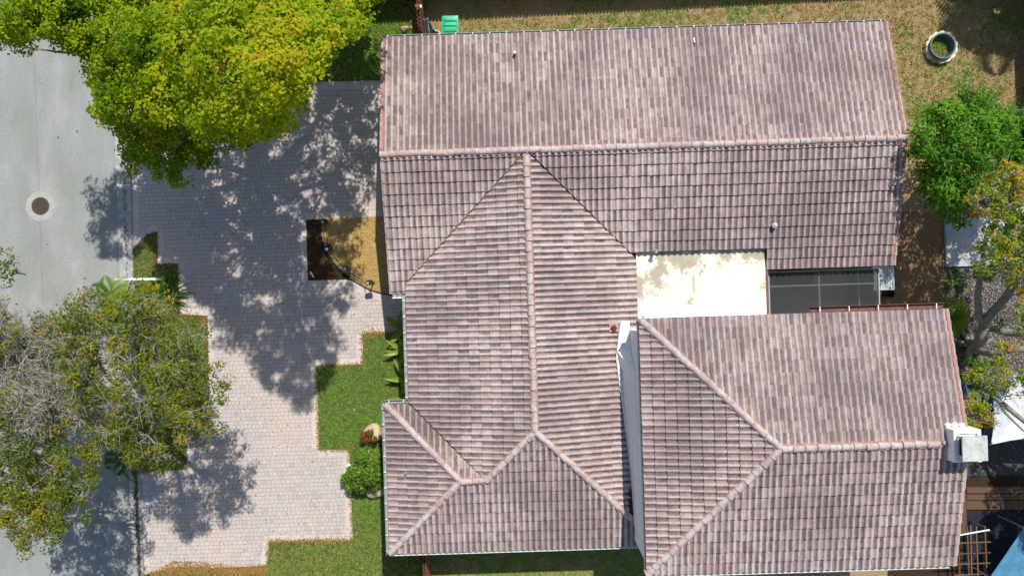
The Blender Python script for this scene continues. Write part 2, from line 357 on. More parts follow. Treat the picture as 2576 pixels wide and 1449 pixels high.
border('island_paver_border', [(336, 628), (372, 590), (395, 584), (397, 664), (447, 664), (453, 790), (522, 795), (526, 1010)], .0165, side=1)
border('driveway_paver_border', [(327, 214), (960, 207), (1085, 203)], .0165, side=-1)
border('kerb_paver_border', [(362, 1500), (357, 1195)], .0165, side=-1); border('kerb_paver_strip', [(336, 628), (328, 214)], .0165, side=-1)

# ------------------------------------------------------------------ the house
HOUSE = empty('house', (0, 0, 0), 'house with faded pink barrel tile roofs and a taller wing at lower right', 'house', rz=YAW)
def half(p, a, b, c): return a*p[0]+b*p[1] <= c+1e-9
def clip(poly, cpoly):
    """Sutherland-Hodgman; poly points carry any extra data after x,y"""
    n = len(cpoly)
    for i in range(n):
        x0, y0 = cpoly[i]; x1, y1 = cpoly[(i+1) % n]; out = []
        sd = lambda p: (x1-x0)*(p[1]-y0)-(y1-y0)*(p[0]-x0)
        for j in range(len(poly)):
            a = poly[j]; b_ = poly[(j+1) % len(poly)]; sa, sb = sd(a), sd(b_)
            if sa >= 0: out.append(a)
            if (sa >= 0) != (sb >= 0):
                t = sa/(sa-sb); out.append(tuple(a[k]+(b_[k]-a[k])*t for k in range(len(a))))
        poly = out
        if len(poly) < 3: return []
    return poly
def ccw(p):
    ar = sum(p[i][0]*p[(i+1) % len(p)][1]-p[(i+1) % len(p)][0]*p[i][1] for i in range(len(p)))
    return p if ar > 0 else p[::-1]
US = [0, .05, .13, .22, .31, .40, .49, .57, .62, .70, .81, .92, 1]
def prof(u): return .062*max(0, math.sin(math.pi*u/.62))**.75 if u <= .62 else -.008*math.sin(math.pi*(u-.62)/.38)
COLW, CRS = .2155, .378
class Tiles:
    def __init__(s): s.v = []; s.f = []; s.a = []
    def plane(s, pieces, eave, down, ze, m, seed=0, s0=0.0):
        r = random.Random(seed); dn = Vector(down); sd = Vector((dn.y, -dn.x))
        allp = [Vector(p) for pc in pieces for p in pc]
        ss = [p.dot(sd) for p in allp]; ts = [eave-p.dot(dn) for p in allp]
        pcs = [ccw(pc) for pc in pieces]
        i0 = math.floor((min(ss)-s0)/COLW)-1; i1 = math.ceil((max(ss)-s0)/COLW)+1; j0 = math.floor((min(ts)-1e-6)/CRS)-1; j1 = math.ceil(max(ts)/CRS)+1
        wav = [r.uniform(-.006, .006) for _ in range(i1-i0+1)]
        for j in range(j0, j1):
            crs_j = r.uniform(-.006, .006)
            for i in range(i0, i1):
                t0 = j*CRS+crs_j+r.uniform(-.007, .007)+wav[i-i0]; t1 = (j+1)*CRS+.02; x0 = s0+i*COLW+r.uniform(-.003, .003)
                r1, r2 = r.random()*(.5 if seed == 10 else 1), r.random(); lift = .046+r.uniform(-.006, .008); hb = 1+r.uniform(-.1, .1)
                def pt(u, t, extra=0.0):
                    q = sd*(x0+u*COLW)+dn*(eave-t); z = ze+m*t+.03+prof(u)*hb+lift*(1-(t-t0)/(t1-t0))+extra
                    return (q.x, q.y, z, u)
                cor = [pt(0, t0), pt(1, t0), pt(1, t1), pt(0, t1)]
                for pc in pcs:
                    n = len(pc)
                    ins = [all((pc[(k+1) % n][0]-pc[k][0])*(c[1]-pc[k][1])-(pc[(k+1) % n][1]-pc[k][1])*(c[0]-pc[k][0]) >= -.012 for k in range(n)) for c in cor]
                    if all(ins):
                        b0 = len(s.v)
                        for u in US:
                            for t in (t0, t1): p = pt(u, t); s.v.append(p[:3]); s.a.append((r1, r2, u))
                        for k in range(len(US)-1): s.f.append((b0+2*k, b0+2*k+2, b0+2*k+3, b0+2*k+1))
                    else:
                        if not clip(cor, pc): continue
                        for k in range(len(US)-1):
                            q = clip([pt(US[k], t0), pt(US[k+1], t0), pt(US[k+1], t1), pt(US[k], t1)], pc)
                            if q:
                                b0 = len(s.v); s.v += [p[:3] for p in q]; s.a += [(r1, r2, p[3]) for p in q]; s.f.append(tuple(range(b0, b0+len(q))))
                    if ins[0] and ins[1]:
                        b0 = len(s.v)
                        for u in US:
                            p = pt(u, t0); s.v.append(p[:3]); s.v.append((p[0], p[1], p[2]-.03)); s.a += [(r1, r2, u)]*2
                        for k in range(len(US)-1): s.f.append((b0+2*k+1, b0+2*k+3, b0+2*k+2, b0+2*k))
        return s
    def build(s, name):
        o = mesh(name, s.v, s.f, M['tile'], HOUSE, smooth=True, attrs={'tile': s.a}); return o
MP = .2365
def zU(y): return 3.8-MP*abs(4.76-y)
def deck(b, pts, zf, th=.16):
    """solid roof board under the tiles; pts local xy, zf height function"""
    pts = ccw([tuple(p) for p in pts]); n = len(pts)
    vs = [(x, y, zf(x, y)-th) for x, y in pts]+[(x, y, zf(x, y)+.012) for x, y in pts]
    b.add(vs, [tuple(range(n))[::-1], tuple(range(n, 2*n))]+[(i, (i+1) % n, n+(i+1) % n, n+i) for i in range(n)])
# upper wing roof
T = Tiles(); D = MB()
UN = [(-4.42, 9.2), (13.87, 9.2), (13.87, 4.76), (-4.42, 4.76)]
T.plane([UN], 9.2, (0, 1), 2.75, MP, 1)
US1 = [(-4.41, 4.76), (.62, 4.76), (-3.87, .265), (-4.41, .265)]; US2 = [(-4.41, .265), (-3.87, .265), (-3.88, -.08), (-4.41, -.08)]
US3 = [(.68, 4.76), (13.87, 4.76), (13.87, 1.12), (4.30, 1.12)]; US4 = [(9.2, 1.12), (13.87, 1.12), (13.87, .38), (9.2, .38)]
T.plane([US1, US2, US3, US4], -.38, (0, -1), zU(.38), MP, 2)
roofU = T.build('roof')
for pc in (UN, US1, US2, US3, US4):
    c = (sum(p[0] for p in pc)/len(pc), sum(p[1] for p in pc)/len(pc)); deck(D, [(c[0]+(x-c[0])*.994, c[1]+(y-c[1])*.994) for x, y in pc], lambda x, y: zU(y))
D.build('roof_deck', M['deck'], roofU)
# main wing roof
def zW(x): return 3.8-MP*abs(.64-x)
T = Tiles(); D = MB()
MW = [(.64, 4.72), (-3.86, .235), (-3.86, -4.015), (-1.12, -6.75), (.64, -5.0)]
ME = [(.64, 4.72), (.64, -5.0), (4.5, -8.86), (4.5, .89)]
WW = [(-4.73, -4.06), (-4.73, -9.47), (-2.03, -6.765)]
WN = [(-4.73, -4.06), (-3.89, -4.06), (-1.14, -6.765), (-2.03, -6.765)]
S1 = [(-4.73, -9.47), (-1.12, -9.47), (-1.12, -6.765), (-2.03, -6.765)]; S2 = [(-1.12, -9.47), (4.47, -9.47), (4.47, -8.83), (.64, -5.0), (-1.12, -6.765)]
ZE = 2.743
T.plane([MW], 3.86, (-1, 0), zW(-3.86), MP, 3); T.plane([ME], 4.5, (1, 0), zW(4.5), MP, 4)
T.plane([WW], 4.73, (-1, 0), ZE, MP, 5); T.plane([WN], -4.06, (0, 1), ZE, MP, 6); T.plane([S1, S2], 9.47, (0, -1), ZE, MP, 7)
roofM = T.build('roof')
for pc, zf in ((MW, lambda x, y: zW(x)), (ME, lambda x, y: zW(x)), (WW, lambda x, y: ZE+MP*(x+4.73)), (WN, lambda x, y: ZE+MP*(-4.06-y)), (S1, lambda x, y: ZE+MP*(y+9.47)), (S2, lambda x, y: ZE+MP*(y+9.47))):
    c = (sum(p[0] for p in pc)/len(pc), sum(p[1] for p in pc)/len(pc)); deck(D, [(c[0]+(x-c[0])*.994, c[1]+(y-c[1])*.994) for x, y in pc], zf)
D.build('roof_deck', M['deck'], roofM)
# raised wing roof
T = Tiles(); D = MB(); M3 = .21; Z3 = 4.8; ZR = Z3+M3*4.27
RN = [(4.17, -1.14), (14.46, -1.14), (14.46, -5.41), (8.44, -5.41)]; RS = [(4.17, -9.68), (14.46, -9.68), (14.46, -5.41), (8.44, -5.41)]; RW = [(4.17, -1.14), (4.17, -9.68), (8.44, -5.41)]
T.plane([RN], -1.14, (0, 1), Z3, M3, 8); T.plane([RS], 9.68, (0, -1), Z3, M3, 9); T.plane([RW], -4.17, (-1, 0), Z3, M3, 10)
roofR = T.build('roof')
for pc, zf in ((RN, lambda x, y: Z3+M3*(-1.14-y)), (RS, lambda x, y: Z3+M3*(y+9.68)), (RW, lambda x, y: Z3+M3*(x-4.17))):
    c = (sum(p[0] for p in pc)/len(pc), sum(p[1] for p in pc)/len(pc)); deck(D, [(c[0]+(x-c[0])*.994, c[1]+(y-c[1])*.994) for x, y in pc], zf)
D.build('roof_deck', M['deck'], roofR)
roofU['label'] = 'long gabled tile roof along the top'; roofM['label'] = 'hipped tile roof with a long north-south ridge'; roofR['label'] = 'taller hipped tile roof with the chimney'
def ridge(A, B, roof, r=.122, step=.375, bed=True):
    """barrel caps from the low end A to the high end B"""
    A = Vector(A); B = Vector(B); d = B-A; L = d.length; d.normalize(); sd = d.cross(Vector((0, 0, 1))).normalized(); up = sd.cross(d)
    b = MB(); n = max(1, round(L/step)); N = 9
    for i in range(n):
        a0 = A+d*(L*i/n)-d*(.03 if i else 0); a1 = A+d*(L*(i+1)/n); tone = random.random(); lift = random.uniform(-.008, .010); off = sd*random.uniform(-.012, .012)
        vs = []
        for p, rr, lf in ((a0, r, .028), (a1, r*.86, .004)):
            for k in range(N+1):
                th = math.pi*k/N; vs.append(p+off+sd*(-math.cos(th)*rr)+up*(math.sin(th)*rr*.95+lf+lift-.01))
        fs = [(k, k+1, N+2+k, N+1+k) for k in range(N)]
        fs = [(k, N+1+k, N+2+k, k+1) for k in range(N)]
        vs.append(a0+off); fs += [(k, k+1, 2*N+2) for k in range(N)]
        b.add(vs, fs, tone)
    b.build('ridge_cap', M['cap'], roof, smooth=False)
    if bed:
        b = MB(); k_ = max(2, int(L/.06)); vs = []
        for i in range(k_+1):
            p = A+d*(L*i/k_)
            w1 = r*1.22+random.uniform(0, .04); w2 = r*1.22+random.uniform(0, .04)
            vs += [p-sd*w1*.94-up*.045, p-sd*(w1*.78)+up*.022, p+sd*(w2*.78)+up*.022, p+sd*w2*.94-up*.045]
        fs = [(4*i+k, 4*i+k+1, 4*i+5+k, 4*i+4+k) for i in range(k_) for k in range(3)]
        b.add(vs, fs); b.build('mortar_bed', M['mortar'], roof)
zc = .055
ridge((-4.44, 4.76, 3.8+zc), (13.9, 4.76, 3.8+zc), roofU)
ridge((.64, -5.0, 3.8+zc), (.64, 4.6, 3.8+zc+.005), roofM)
zv = ZE+MP*2.705
ridge((-1.12, -6.765, zv+zc), (.64, -5.0, 3.8+zc), roofM); ridge((-2.03, -6.765, zv+zc), (-1.12, -6.765, zv+zc), roofM)
ridge((-4.71, -4.08, ZE+zc), (-2.03, -6.765, zv+zc), roofM); ridge((-4.71, -9.45, ZE+zc), (-2.03, -6.765, zv+zc), roofM)
ridge((4.06, -8.42, zW(4.06)+zc), (.64, -5.0, 3.8+zc), roofM)
ridge((8.44, -5.41, ZR+zc), (13.5, -5.41, ZR+zc), roofR)
ridge((4.19, -1.16, Z3+zc), (8.44, -5.41, ZR+zc), roofR); ridge((4.19, -9.66, Z3+zc), (8.44, -5.41, ZR+zc), roofR)
# rake edge tiles (barge) with the red mortar line beside them
def rake(A, B, roof, sx):
    A = Vector(A); B = Vector(B); b = MB(); L = (B-A).length; n = round(L/CRS); d = (B-A)/n
    for i in range(n):
        p = A+d*i; q = p+d*1.04; t = random.random()
        for (w0, w1, h0, h1) in ((0, .075, .075, .06), (.075, .085, .06, -.12)):
            b.add([(p.x+sx*w0, p.y, p.z+h0+.02), (p.x+sx*w1, p.y, p.z+h1+.02), (q.x+sx*w1*.85, q.y, q.z+h1), (q.x+sx*w0, q.y, q.z+h0)], [(0, 1, 2, 3)], t)
        b.add([(p.x, p.y, p.z-.03), (p.x, p.y, p.z+.095), (p.x+sx*.075, p.y, p.z+.08), (p.x+sx*.085, p.y, p.z-.1)], [(0, 1, 2, 3)], t)
    b.build('rake_trim', M['cap'], roof)
    b = MB(); b.add([(A.x-sx*.045, A.y, A.z+.078), (A.x+sx*.01, A.y, A.z+.088), (B.x+sx*.01, B.y, B.z+.088), (B.x-sx*.045, B.y, B.z+.078)], [(0, 1, 2, 3)])
    b.add([(A.x-sx*.10, A.y, A.z+.0), (A.x-sx*.045, A.y, A.z+.078), (B.x-sx*.045, B.y, B.z+.078), (B.x-sx*.10, B.y, B.z)], [(0, 1, 2, 3)])
    b.build('mortar_line', M['mortar'], roof)
for x, sx in ((-4.38, -1), (13.83, 1)):
    rake((x, 9.2, 2.75), (x, 4.9, zU(4.9)), roofU, sx)
rake((-4.38, -.08, zU(-.08)), (-4.38, 4.62, zU(4.62)), roofU, -1); rake((13.83, .38, zU(.38)), (13.83, 4.62, zU(4.62)), roofU, 1)
rake((14.42, -1.14, Z3), (14.42, -5.3, Z3+M3*4.16), roofR, 1); rake((14.42, -9.68, Z3), (14.42, -5.5, Z3+M3*4.18), roofR, 1)
# gutters: U channel along an eave, out = outward direction
def gutter(A, B, out, mat, roof, w=.11, hang=True, hmat=None, sp=.62):
    A = Vector(A); B = Vector(B); o_ = Vector(out); b = MB(); d = (B-A); n = max(1, int(d.length/3))
    for (w0, w1, h0, h1) in ((0, w, -.12, -.11), (w, w+.014, -.12, .0), (-.012, 0, -.12, .02)):
        vs = []
        for p in (A, B):
            for (ww, hh) in ((w0, h0), (w1, h0), (w1, h1), (w0, h1)): vs.append(p+o_*ww+Vector((0, 0, hh)))
        b.add(vs, [(0, 1, 2, 3), (7, 6, 5, 4), (0, 4, 5, 1), (1, 5, 6, 2), (2, 6, 7, 3), (3, 7, 4, 0)])
    g = b.build('gutter', mat, HOUSE)
    if hang:
        k = int(d.length/sp)
        for i in range(k+1):
            h = MB(); p = A+d*((i+.3)/(k+.6)); h.beam(p+o_*(-.02 if sp > .8 else w*.25)+Vector((0, 0, .012)), p+o_*(w+.004)+Vector((0, 0, .008)), .03, .01)
            h.build('gutter_hanger', hmat or M['white'], g)
    return g
gutter((-4.40, 9.22, 2.78), (13.85, 9.22, 2.78), (0, 1, 0), M['gutter'], roofU, .06)
gutter((-3.88, -.15, 2.77), (-3.88, -4.0, 2.77), (-1, 0, 0), M['gutter'], roofM, .10)
gutter((-4.75, -4.05, 2.77), (-4.75, -9.55, 2.77), (-1, 0, 0), M['gutter'], roofM, .10, sp=.6)
gutter((-4.75, -4.03, 2.765), (-3.9, -4.03, 2.765), (0, 1, 0), M['gutter'], roofM, .10)
gutter((-4.72, -9.49, 2.75), (4.5, -9.49, 2.75), (0, -1, 0), M['white'], roofM, .07, hang=False)
gutter((-4.38, -.12, zU(-.08)), (-3.9, -.12, zU(-.08)), (0, -1, 0), M['white'], roofU, .11, sp=.3)
gutter((9.95, -1.12, 4.80), (14.42, -1.12, 4.80), (0, 1, 0), M['gutterbrown'], roofR, .16, sp=.9)
gutter((4.2, -9.70, 4.80), (14.3, -9.70, 4.80), (0, -1, 0), M['white'], roofR, .07, hang=False)
# walls
w = MB(); w.poly([(-3.85, 8.6), (13.3, 8.6), (13.3, .95), (9.3, .95), (9.3, -.4), (4.0, -.4), (4.0, 4.0), (-3.85, 4.0)], 0, 2.52)
w.poly([(-3.85, 4.01), (3.99, 4.01), (3.99, -8.9), (-4.1, -8.9), (-4.1, -4.6), (-3.3, -4.6), (-3.3, .5), (-3.85, .5)], 0, 2.50)
w.build('wall', M['stucco'], HOUSE)
w = MB(); w.poly([(4.135, -1.6), (13.9, -1.6), (13.9, -9.1), (4.135, -9.2)], 0, Z3-.14)
w.build('wall', M['stucco'], HOUSE)
w = MB(); w.box(4.15, 4.2, -9.6, -1.22, Z3-.24, Z3-.02); w.build('fascia', M['fascia'], HOUSE)
# gable ends
for x in (-3.86, 13.3):
    w = MB(); w.add([(x-.05, 8.6, 2.5), (x-.05, .95, 2.5), (x-.05, 4.76, 3.62), (x+.05, 8.6, 2.5), (x+.05, .95, 2.5), (x+.05, 4.76, 3.62)], [(0, 1, 2), (5, 4, 3), (0, 3, 4, 1), (1, 4, 5, 2), (2, 5, 3, 0)]); w.build('gable', M['stucco'], HOUSE)
# windows and doors of the outer walls
def opening(name, x0, x1, y, z0, z1, ny, axis='x'):
    f = MB(); g = MB()
    for (a0, a1, b0, b1, dd, tgt) in ((x0, x1, z0, z0+.07, .06, f), (x0, x1, z1-.07, z1, .06, f), (x0, x0+.07, z0+.07, z1-.07, .06, f), (x1-.07, x1, z0+.07, z1-.07, .06, f), ((x0+x1)/2-.02, (x0+x1)/2+.02, z0+.07, z1-.07, .05, f), (x0+.07, x1-.07, z0+.07, z1-.07, .02, g)):
        lo, hi = sorted((y, y+ny*dd))
        if axis == 'x': tgt.box(a0, a1, lo, hi, b0, b1)
        else: tgt.box(lo, hi, a0, a1, b0, b1)
    fo = f.build(name, M['white'], HOUSE); g.build('pane', M['glass'], fo)
for x in (-2, 2.2, 6.5, 10.5): opening('window', x-.6, x+.6, 8.6, .9, 2.1, 1)
for y in (-1.2, -3.2): opening('window', y-.6, y+.6, -3.3, .9, 2.1, -1, 'y')
for y in (-6.6,): opening('window', y-.7, y+.7, -4.1, .8, 2.1, -1, 'y')
for x in (-2.4, 1.5): opening('window', x-.6, x+.6, -8.9, .9, 2.1, -1)
for y in (-3.5, -7.5): opening('window', y-.6, y+.6, 13.9, .9, 2.1, 1, 'y')
opening('door', 10.1, 12.0, .95, .05, 2.15, -1)
opening('door', -3.4, -2.0+.0, 4.0+0, .05, 2.15, -1) if False else None
# flat roof, parapet of the low link
w = MB(); w.poly([(4.52, 1.16), (9.18, 1.16), (9.18, -1.58), (4.52, -1.58)], 2.66, 2.84); w.build('flat_roof', M['flat'], HOUSE)
w = MB(); w.box(9.185, 9.27, -1.58, 1.0, 2.55, 2.86); w.build('flat_roof_edge', M['gutterbrown'], HOUSE)
# saddle between the main slope and the raised wall
zt = lambda x: zW(x)+.15
w = MB()
ptsA = [(4.135, -1.32, 3.02), (4.135, -2.7, 3.2), (3.62, -2.6, zt(3.62)), (3.80, -1.36, zt(3.80)), (4.135, -7.3, 3.06), (3.72, -3.6, zt(3.72)), (3.92, -5.6, zt(3.92)), (4.1, -7.3, zt(4.03)), (4.135, -5.6, 3.1), (4.135, -3.6, 3.17)]
w.add(ptsA, [(0, 1, 2, 3), (1, 9, 5, 2), (9, 8, 6, 5), (8, 4, 7, 6)])
low = [(x, y, z-.14) for x, y, z in ptsA]; w.add(ptsA+low, [(3, 2, 12, 13), (2, 5, 15, 12), (5, 6, 16, 15), (6, 7, 17, 16), (0, 3, 13, 10)])
w.build('roof_saddle', M['cricket'], HOUSE)
w = MB(); fl = []
for y_, xb, zb, zt2 in ((-1.30, 3.84, 3.24, 3.34), (-2.35, 3.66, 3.25, 3.42), (-3.1, 3.84, 3.21, 4.15), (-4.0, 3.86, 3.20, 4.15), (-5.6, 3.95, 3.16, 4.15), (-7.3, 4.05, 3.12, 4.15), (-8.6, 4.09, 3.05, 4.15)): fl += [(xb, y_, zb), (4.132, y_, zt2), (xb+.02, y_, zb-.1), (4.131, y_, zt2-.05)]
w.add(fl, [f for i in range(6) for f in ((4*i, 4*i+4, 4*i+5, 4*i+1), (4*i+2, 4*i+3, 4*i+7, 4*i+6))]+[(0, 1, 3, 2), (24, 26, 27, 25)]); w.build('wall_flashing', M['white'], HOUSE)
w = MB(); w.poly([(3.94, -7.32), (4.13, -7.32), (4.13, -8.5), (4.05, -8.5), (3.92, -7.9)], 2.9, 3.13); w.build('recess_shade', M['dark'], HOUSE)  # black block stands in for the shade of the recess beside the wall
w = MB(); w.box(3.82, 4.1, -1.34, -1.28, 2.98, 3.08); w.build('flashing', M['rust'], HOUSE)
# chimney
def loc(u, v, z):
    x, y, _ = P(u, v, z); c, s_ = math.cos(YAW), math.sin(YAW); return (x*c+y*s_, -x*s_+y*c)
cx0, cy0 = loc(2399, 1082, 6.1)[0], loc(2399, 1082, 6.1)[1]; cx1, cy1 = cx0+.86, cy0-1.02
w = MB(); zt_ = 6.1
w.poly([(cx0, cy0), (cx1, cy0), (cx1, cy1), (cx0, cy1)], 5.0, zt_-.05)
for (a0, a1, b0, b1) in ((cx0, cx1, cy0-.12, cy0), (cx0, cx1, cy1, cy1+.12), (cx0, cx0+.12, cy1+.12, cy0-.12), (cx1-.12, cx1, cy1+.12, cy0-.12)): w.box(a0, a1, b0, b1, zt_-.05, zt_)
chim = w.build('chimney', M['white'], HOUSE)
w = MB(); w.box(cx0+.2, cx1-.2, cy1+.22, cy0-.22, zt_-.05, zt_+.16); w.build('chimney_flue', M['dark'], chim)
w = MB(); ccx, ccy = (cx0+cx1)/2, (cy0+cy1)/2; h = .39
w.poly([(ccx-h, ccy-h), (ccx+h, ccy-h), (ccx+h, ccy+h), (ccx-h, ccy+h)], 6.40, 6.45)
for sx in (-1, 1):
    for sy in (-1, 1): w.box(ccx+sx*.31-.03, ccx+sx*.31+.03, ccy+sy*.31-.03, ccy+sy*.31+.03, zt_-.05, 6.40); w.lathe([(.026, 0), (.026, .012)], (ccx+sx*.31, ccy+sy*.31, 6.45), 8)
def m_capst():
    t = NT('stained_cement_cap', .8, .2); p = t.objc(); n = t.noise(p, 3.5, 7, .7); t.base(t.ramp(n, [(.3, (.30, .31, .29)), (.5, (.47, .48, .45)), (.7, (.56, .56, .52))])); return t.out()
w.build('chimney_cap', m_capst(), chim)
w = MB()
for x, y in ((cx0+.1, cy0+.06), (cx0+.32, cy0+.07), (cx0+.55, cy0+.05)): w.lathe([(.10, -.06), (.085, .02), (.04, .05), (.005, .055)], (x, y, Z3+M3*(-1.14-y)+.09), 10)
w.build('flashing_patch', M['white'], chim, smooth=True)
# pipes and vents standing on the roofs
def vent(u, v, z, r, hgt, mat, kind='vent_pipe', parent=roofU, cap=False):
    x, y = loc(u, v, z); b = MB(); b.lathe([(r, -.1), (r, hgt), (r*.7, hgt), (r*.7, hgt-.02)], (x, y, z), 12); o = b.build(kind, mat, parent)
    if cap: c = MB(); c.lathe([(r*1.7, hgt+.02), (r*1.7, hgt+.05), (r*.4, hgt+.11)], (x, y, z), 12); c.build('vent_cap', mat, o) if False else c.build('vent_cap', mat, parent)
vent(1295, 138, 3.0, .055, .28, M['metal'], parent=roofU); vent(1943, 569, 3.1, .06, .20, M['alum'], parent=roofU, cap=True)
vent(1022, 1187, 2.95, .05, .16, M['metal'], parent=roofM); vent(1645, 633, 2.95, .05, .30, M['metal'], parent=roofU, cap=True)
x, y = loc(1745, 104, 2.95); b = MB(); b.tube([(x, y+.09, 2.99), (x+.01, y-.09, 3.03)], .028, 8); b.build('vent_pipe', M['white'], roofU)
x, y = loc(1544, 824, 3.2); b = MB(); b.lathe([(.11, -.05), (.105, .10), (.08, .14), (.08, .16)], (x, y, 3.18), 10); vn = b.build('vent_pipe', M['rust'], roofM)
b = MB(); b.box(x-.17, x+.17, y-.15, y+.17, 3.22, 3.24); b.build('vent_flashing', M['cap'], roofM)
b = MB(); b.tube([(x+.02, y+.10, 3.30), (x+.06, y+.0, 3.40), (x-.02, y-.12, 3.33)], [.03, .05, .02], 6); b.tube([(x-.1, y, 3.3), (x+.05, y+.05, 3.42)], .03, 5); b.build('vent_cap', M['rust'], roofM)
# screen enclosure of the patio
zs = 2.45
fr = MB(); A = lambda u, v, z=zs: (*loc(u, v, z), z)
xl, xr, yt, yb = loc(1934, 700, zs)[0], loc(2209, 700, zs)[0], loc(2060, 682, zs)[1], -1.55
ym, xm = loc(2060, 717, zs)[1], loc(2060, 717, zs)[0]
for a_, b_ in (((xl, yt), (xr, yt)), ((xl, yb), (xr, yb)), ((xl, yt), (xl, yb)), ((xr, yt), (xr, yb)), ((xm, yt), (xm, yb)), ((xl, ym), (xr, ym))): fr.beam((*a_, zs), (*b_, zs+.001*fr.v.__len__()/8), .055, .06)
for q in ((xl, yb), (xr, yb), (xr, ym), (xr, yt), (xl, yt)): fr.beam((*q, 0.03), (*q, zs-.03), .05, .05)
fr.beam((xr, yt, 1.0), (xr, yb, 1.0), .05, .05)
enc = fr.build('screen_enclosure', M['alum'], HOUSE)
b = MB(); b.add([(xl, yt, zs+.035), (xr, yt, zs+.035), (xr, yb, zs+.035), (xl, yb, zs+.035)], [(0, 3, 2, 1)]); b.add([(xr+.03, yt, .05), (xr+.03, yb, .05), (xr+.03, yb, zs), (xr+.03, yt, zs)], [(0, 1, 2, 3)]); b.build('screen', M['screen'], enc)

# ------------------------------------------------------------------ leaves, twigs, trees
def leafmesh(name, pos, nrm, size, tone, mat, parent=None, loc=None, asp=.5, droop=.25):
    n = len(pos); pos = np.asarray(pos); nrm = nrm/np.linalg.norm(nrm, axis=1, keepdims=True)
    r = rng.normal(size=(n, 3)); d = r-nrm*(r*nrm).sum(1, keepdims=True); d /= np.linalg.norm(d, axis=1, keepdims=True)
    s_ = np.cross(nrm, d); L = size[:, None] if hasattr(size, 'shape') and size.ndim else np.full((n, 1), size)
    a = pos; c = pos+d*L-nrm*L*droop; l = pos+d*L*.45+s_*L*asp*.5; r_ = pos+d*L*.45-s_*L*asp*.5
    v = np.stack([a, r_, c, l], 1).reshape(-1, 3); f = np.arange(4*n).reshape(n, 4)
    return mesh(name, v, f, mat, parent, loc, attrs={'tone': np.repeat(np.clip(tone, 0, 1), 4)})
def vnoise(x, y, s, seed=0):
    k = np.array([1.3, 2.1, 3.7, 5.3]); o = 0
    for i, kk in enumerate(k): o = o+np.sin(x*s*kk+seed+i*1.7+1.3*np.sin(y*s*kk*.8+i))*np.cos(y*s*kk*1.1+seed*2+i*.9+1.1*np.sin(x*s*kk*.7))/(i+1.5)
    return o
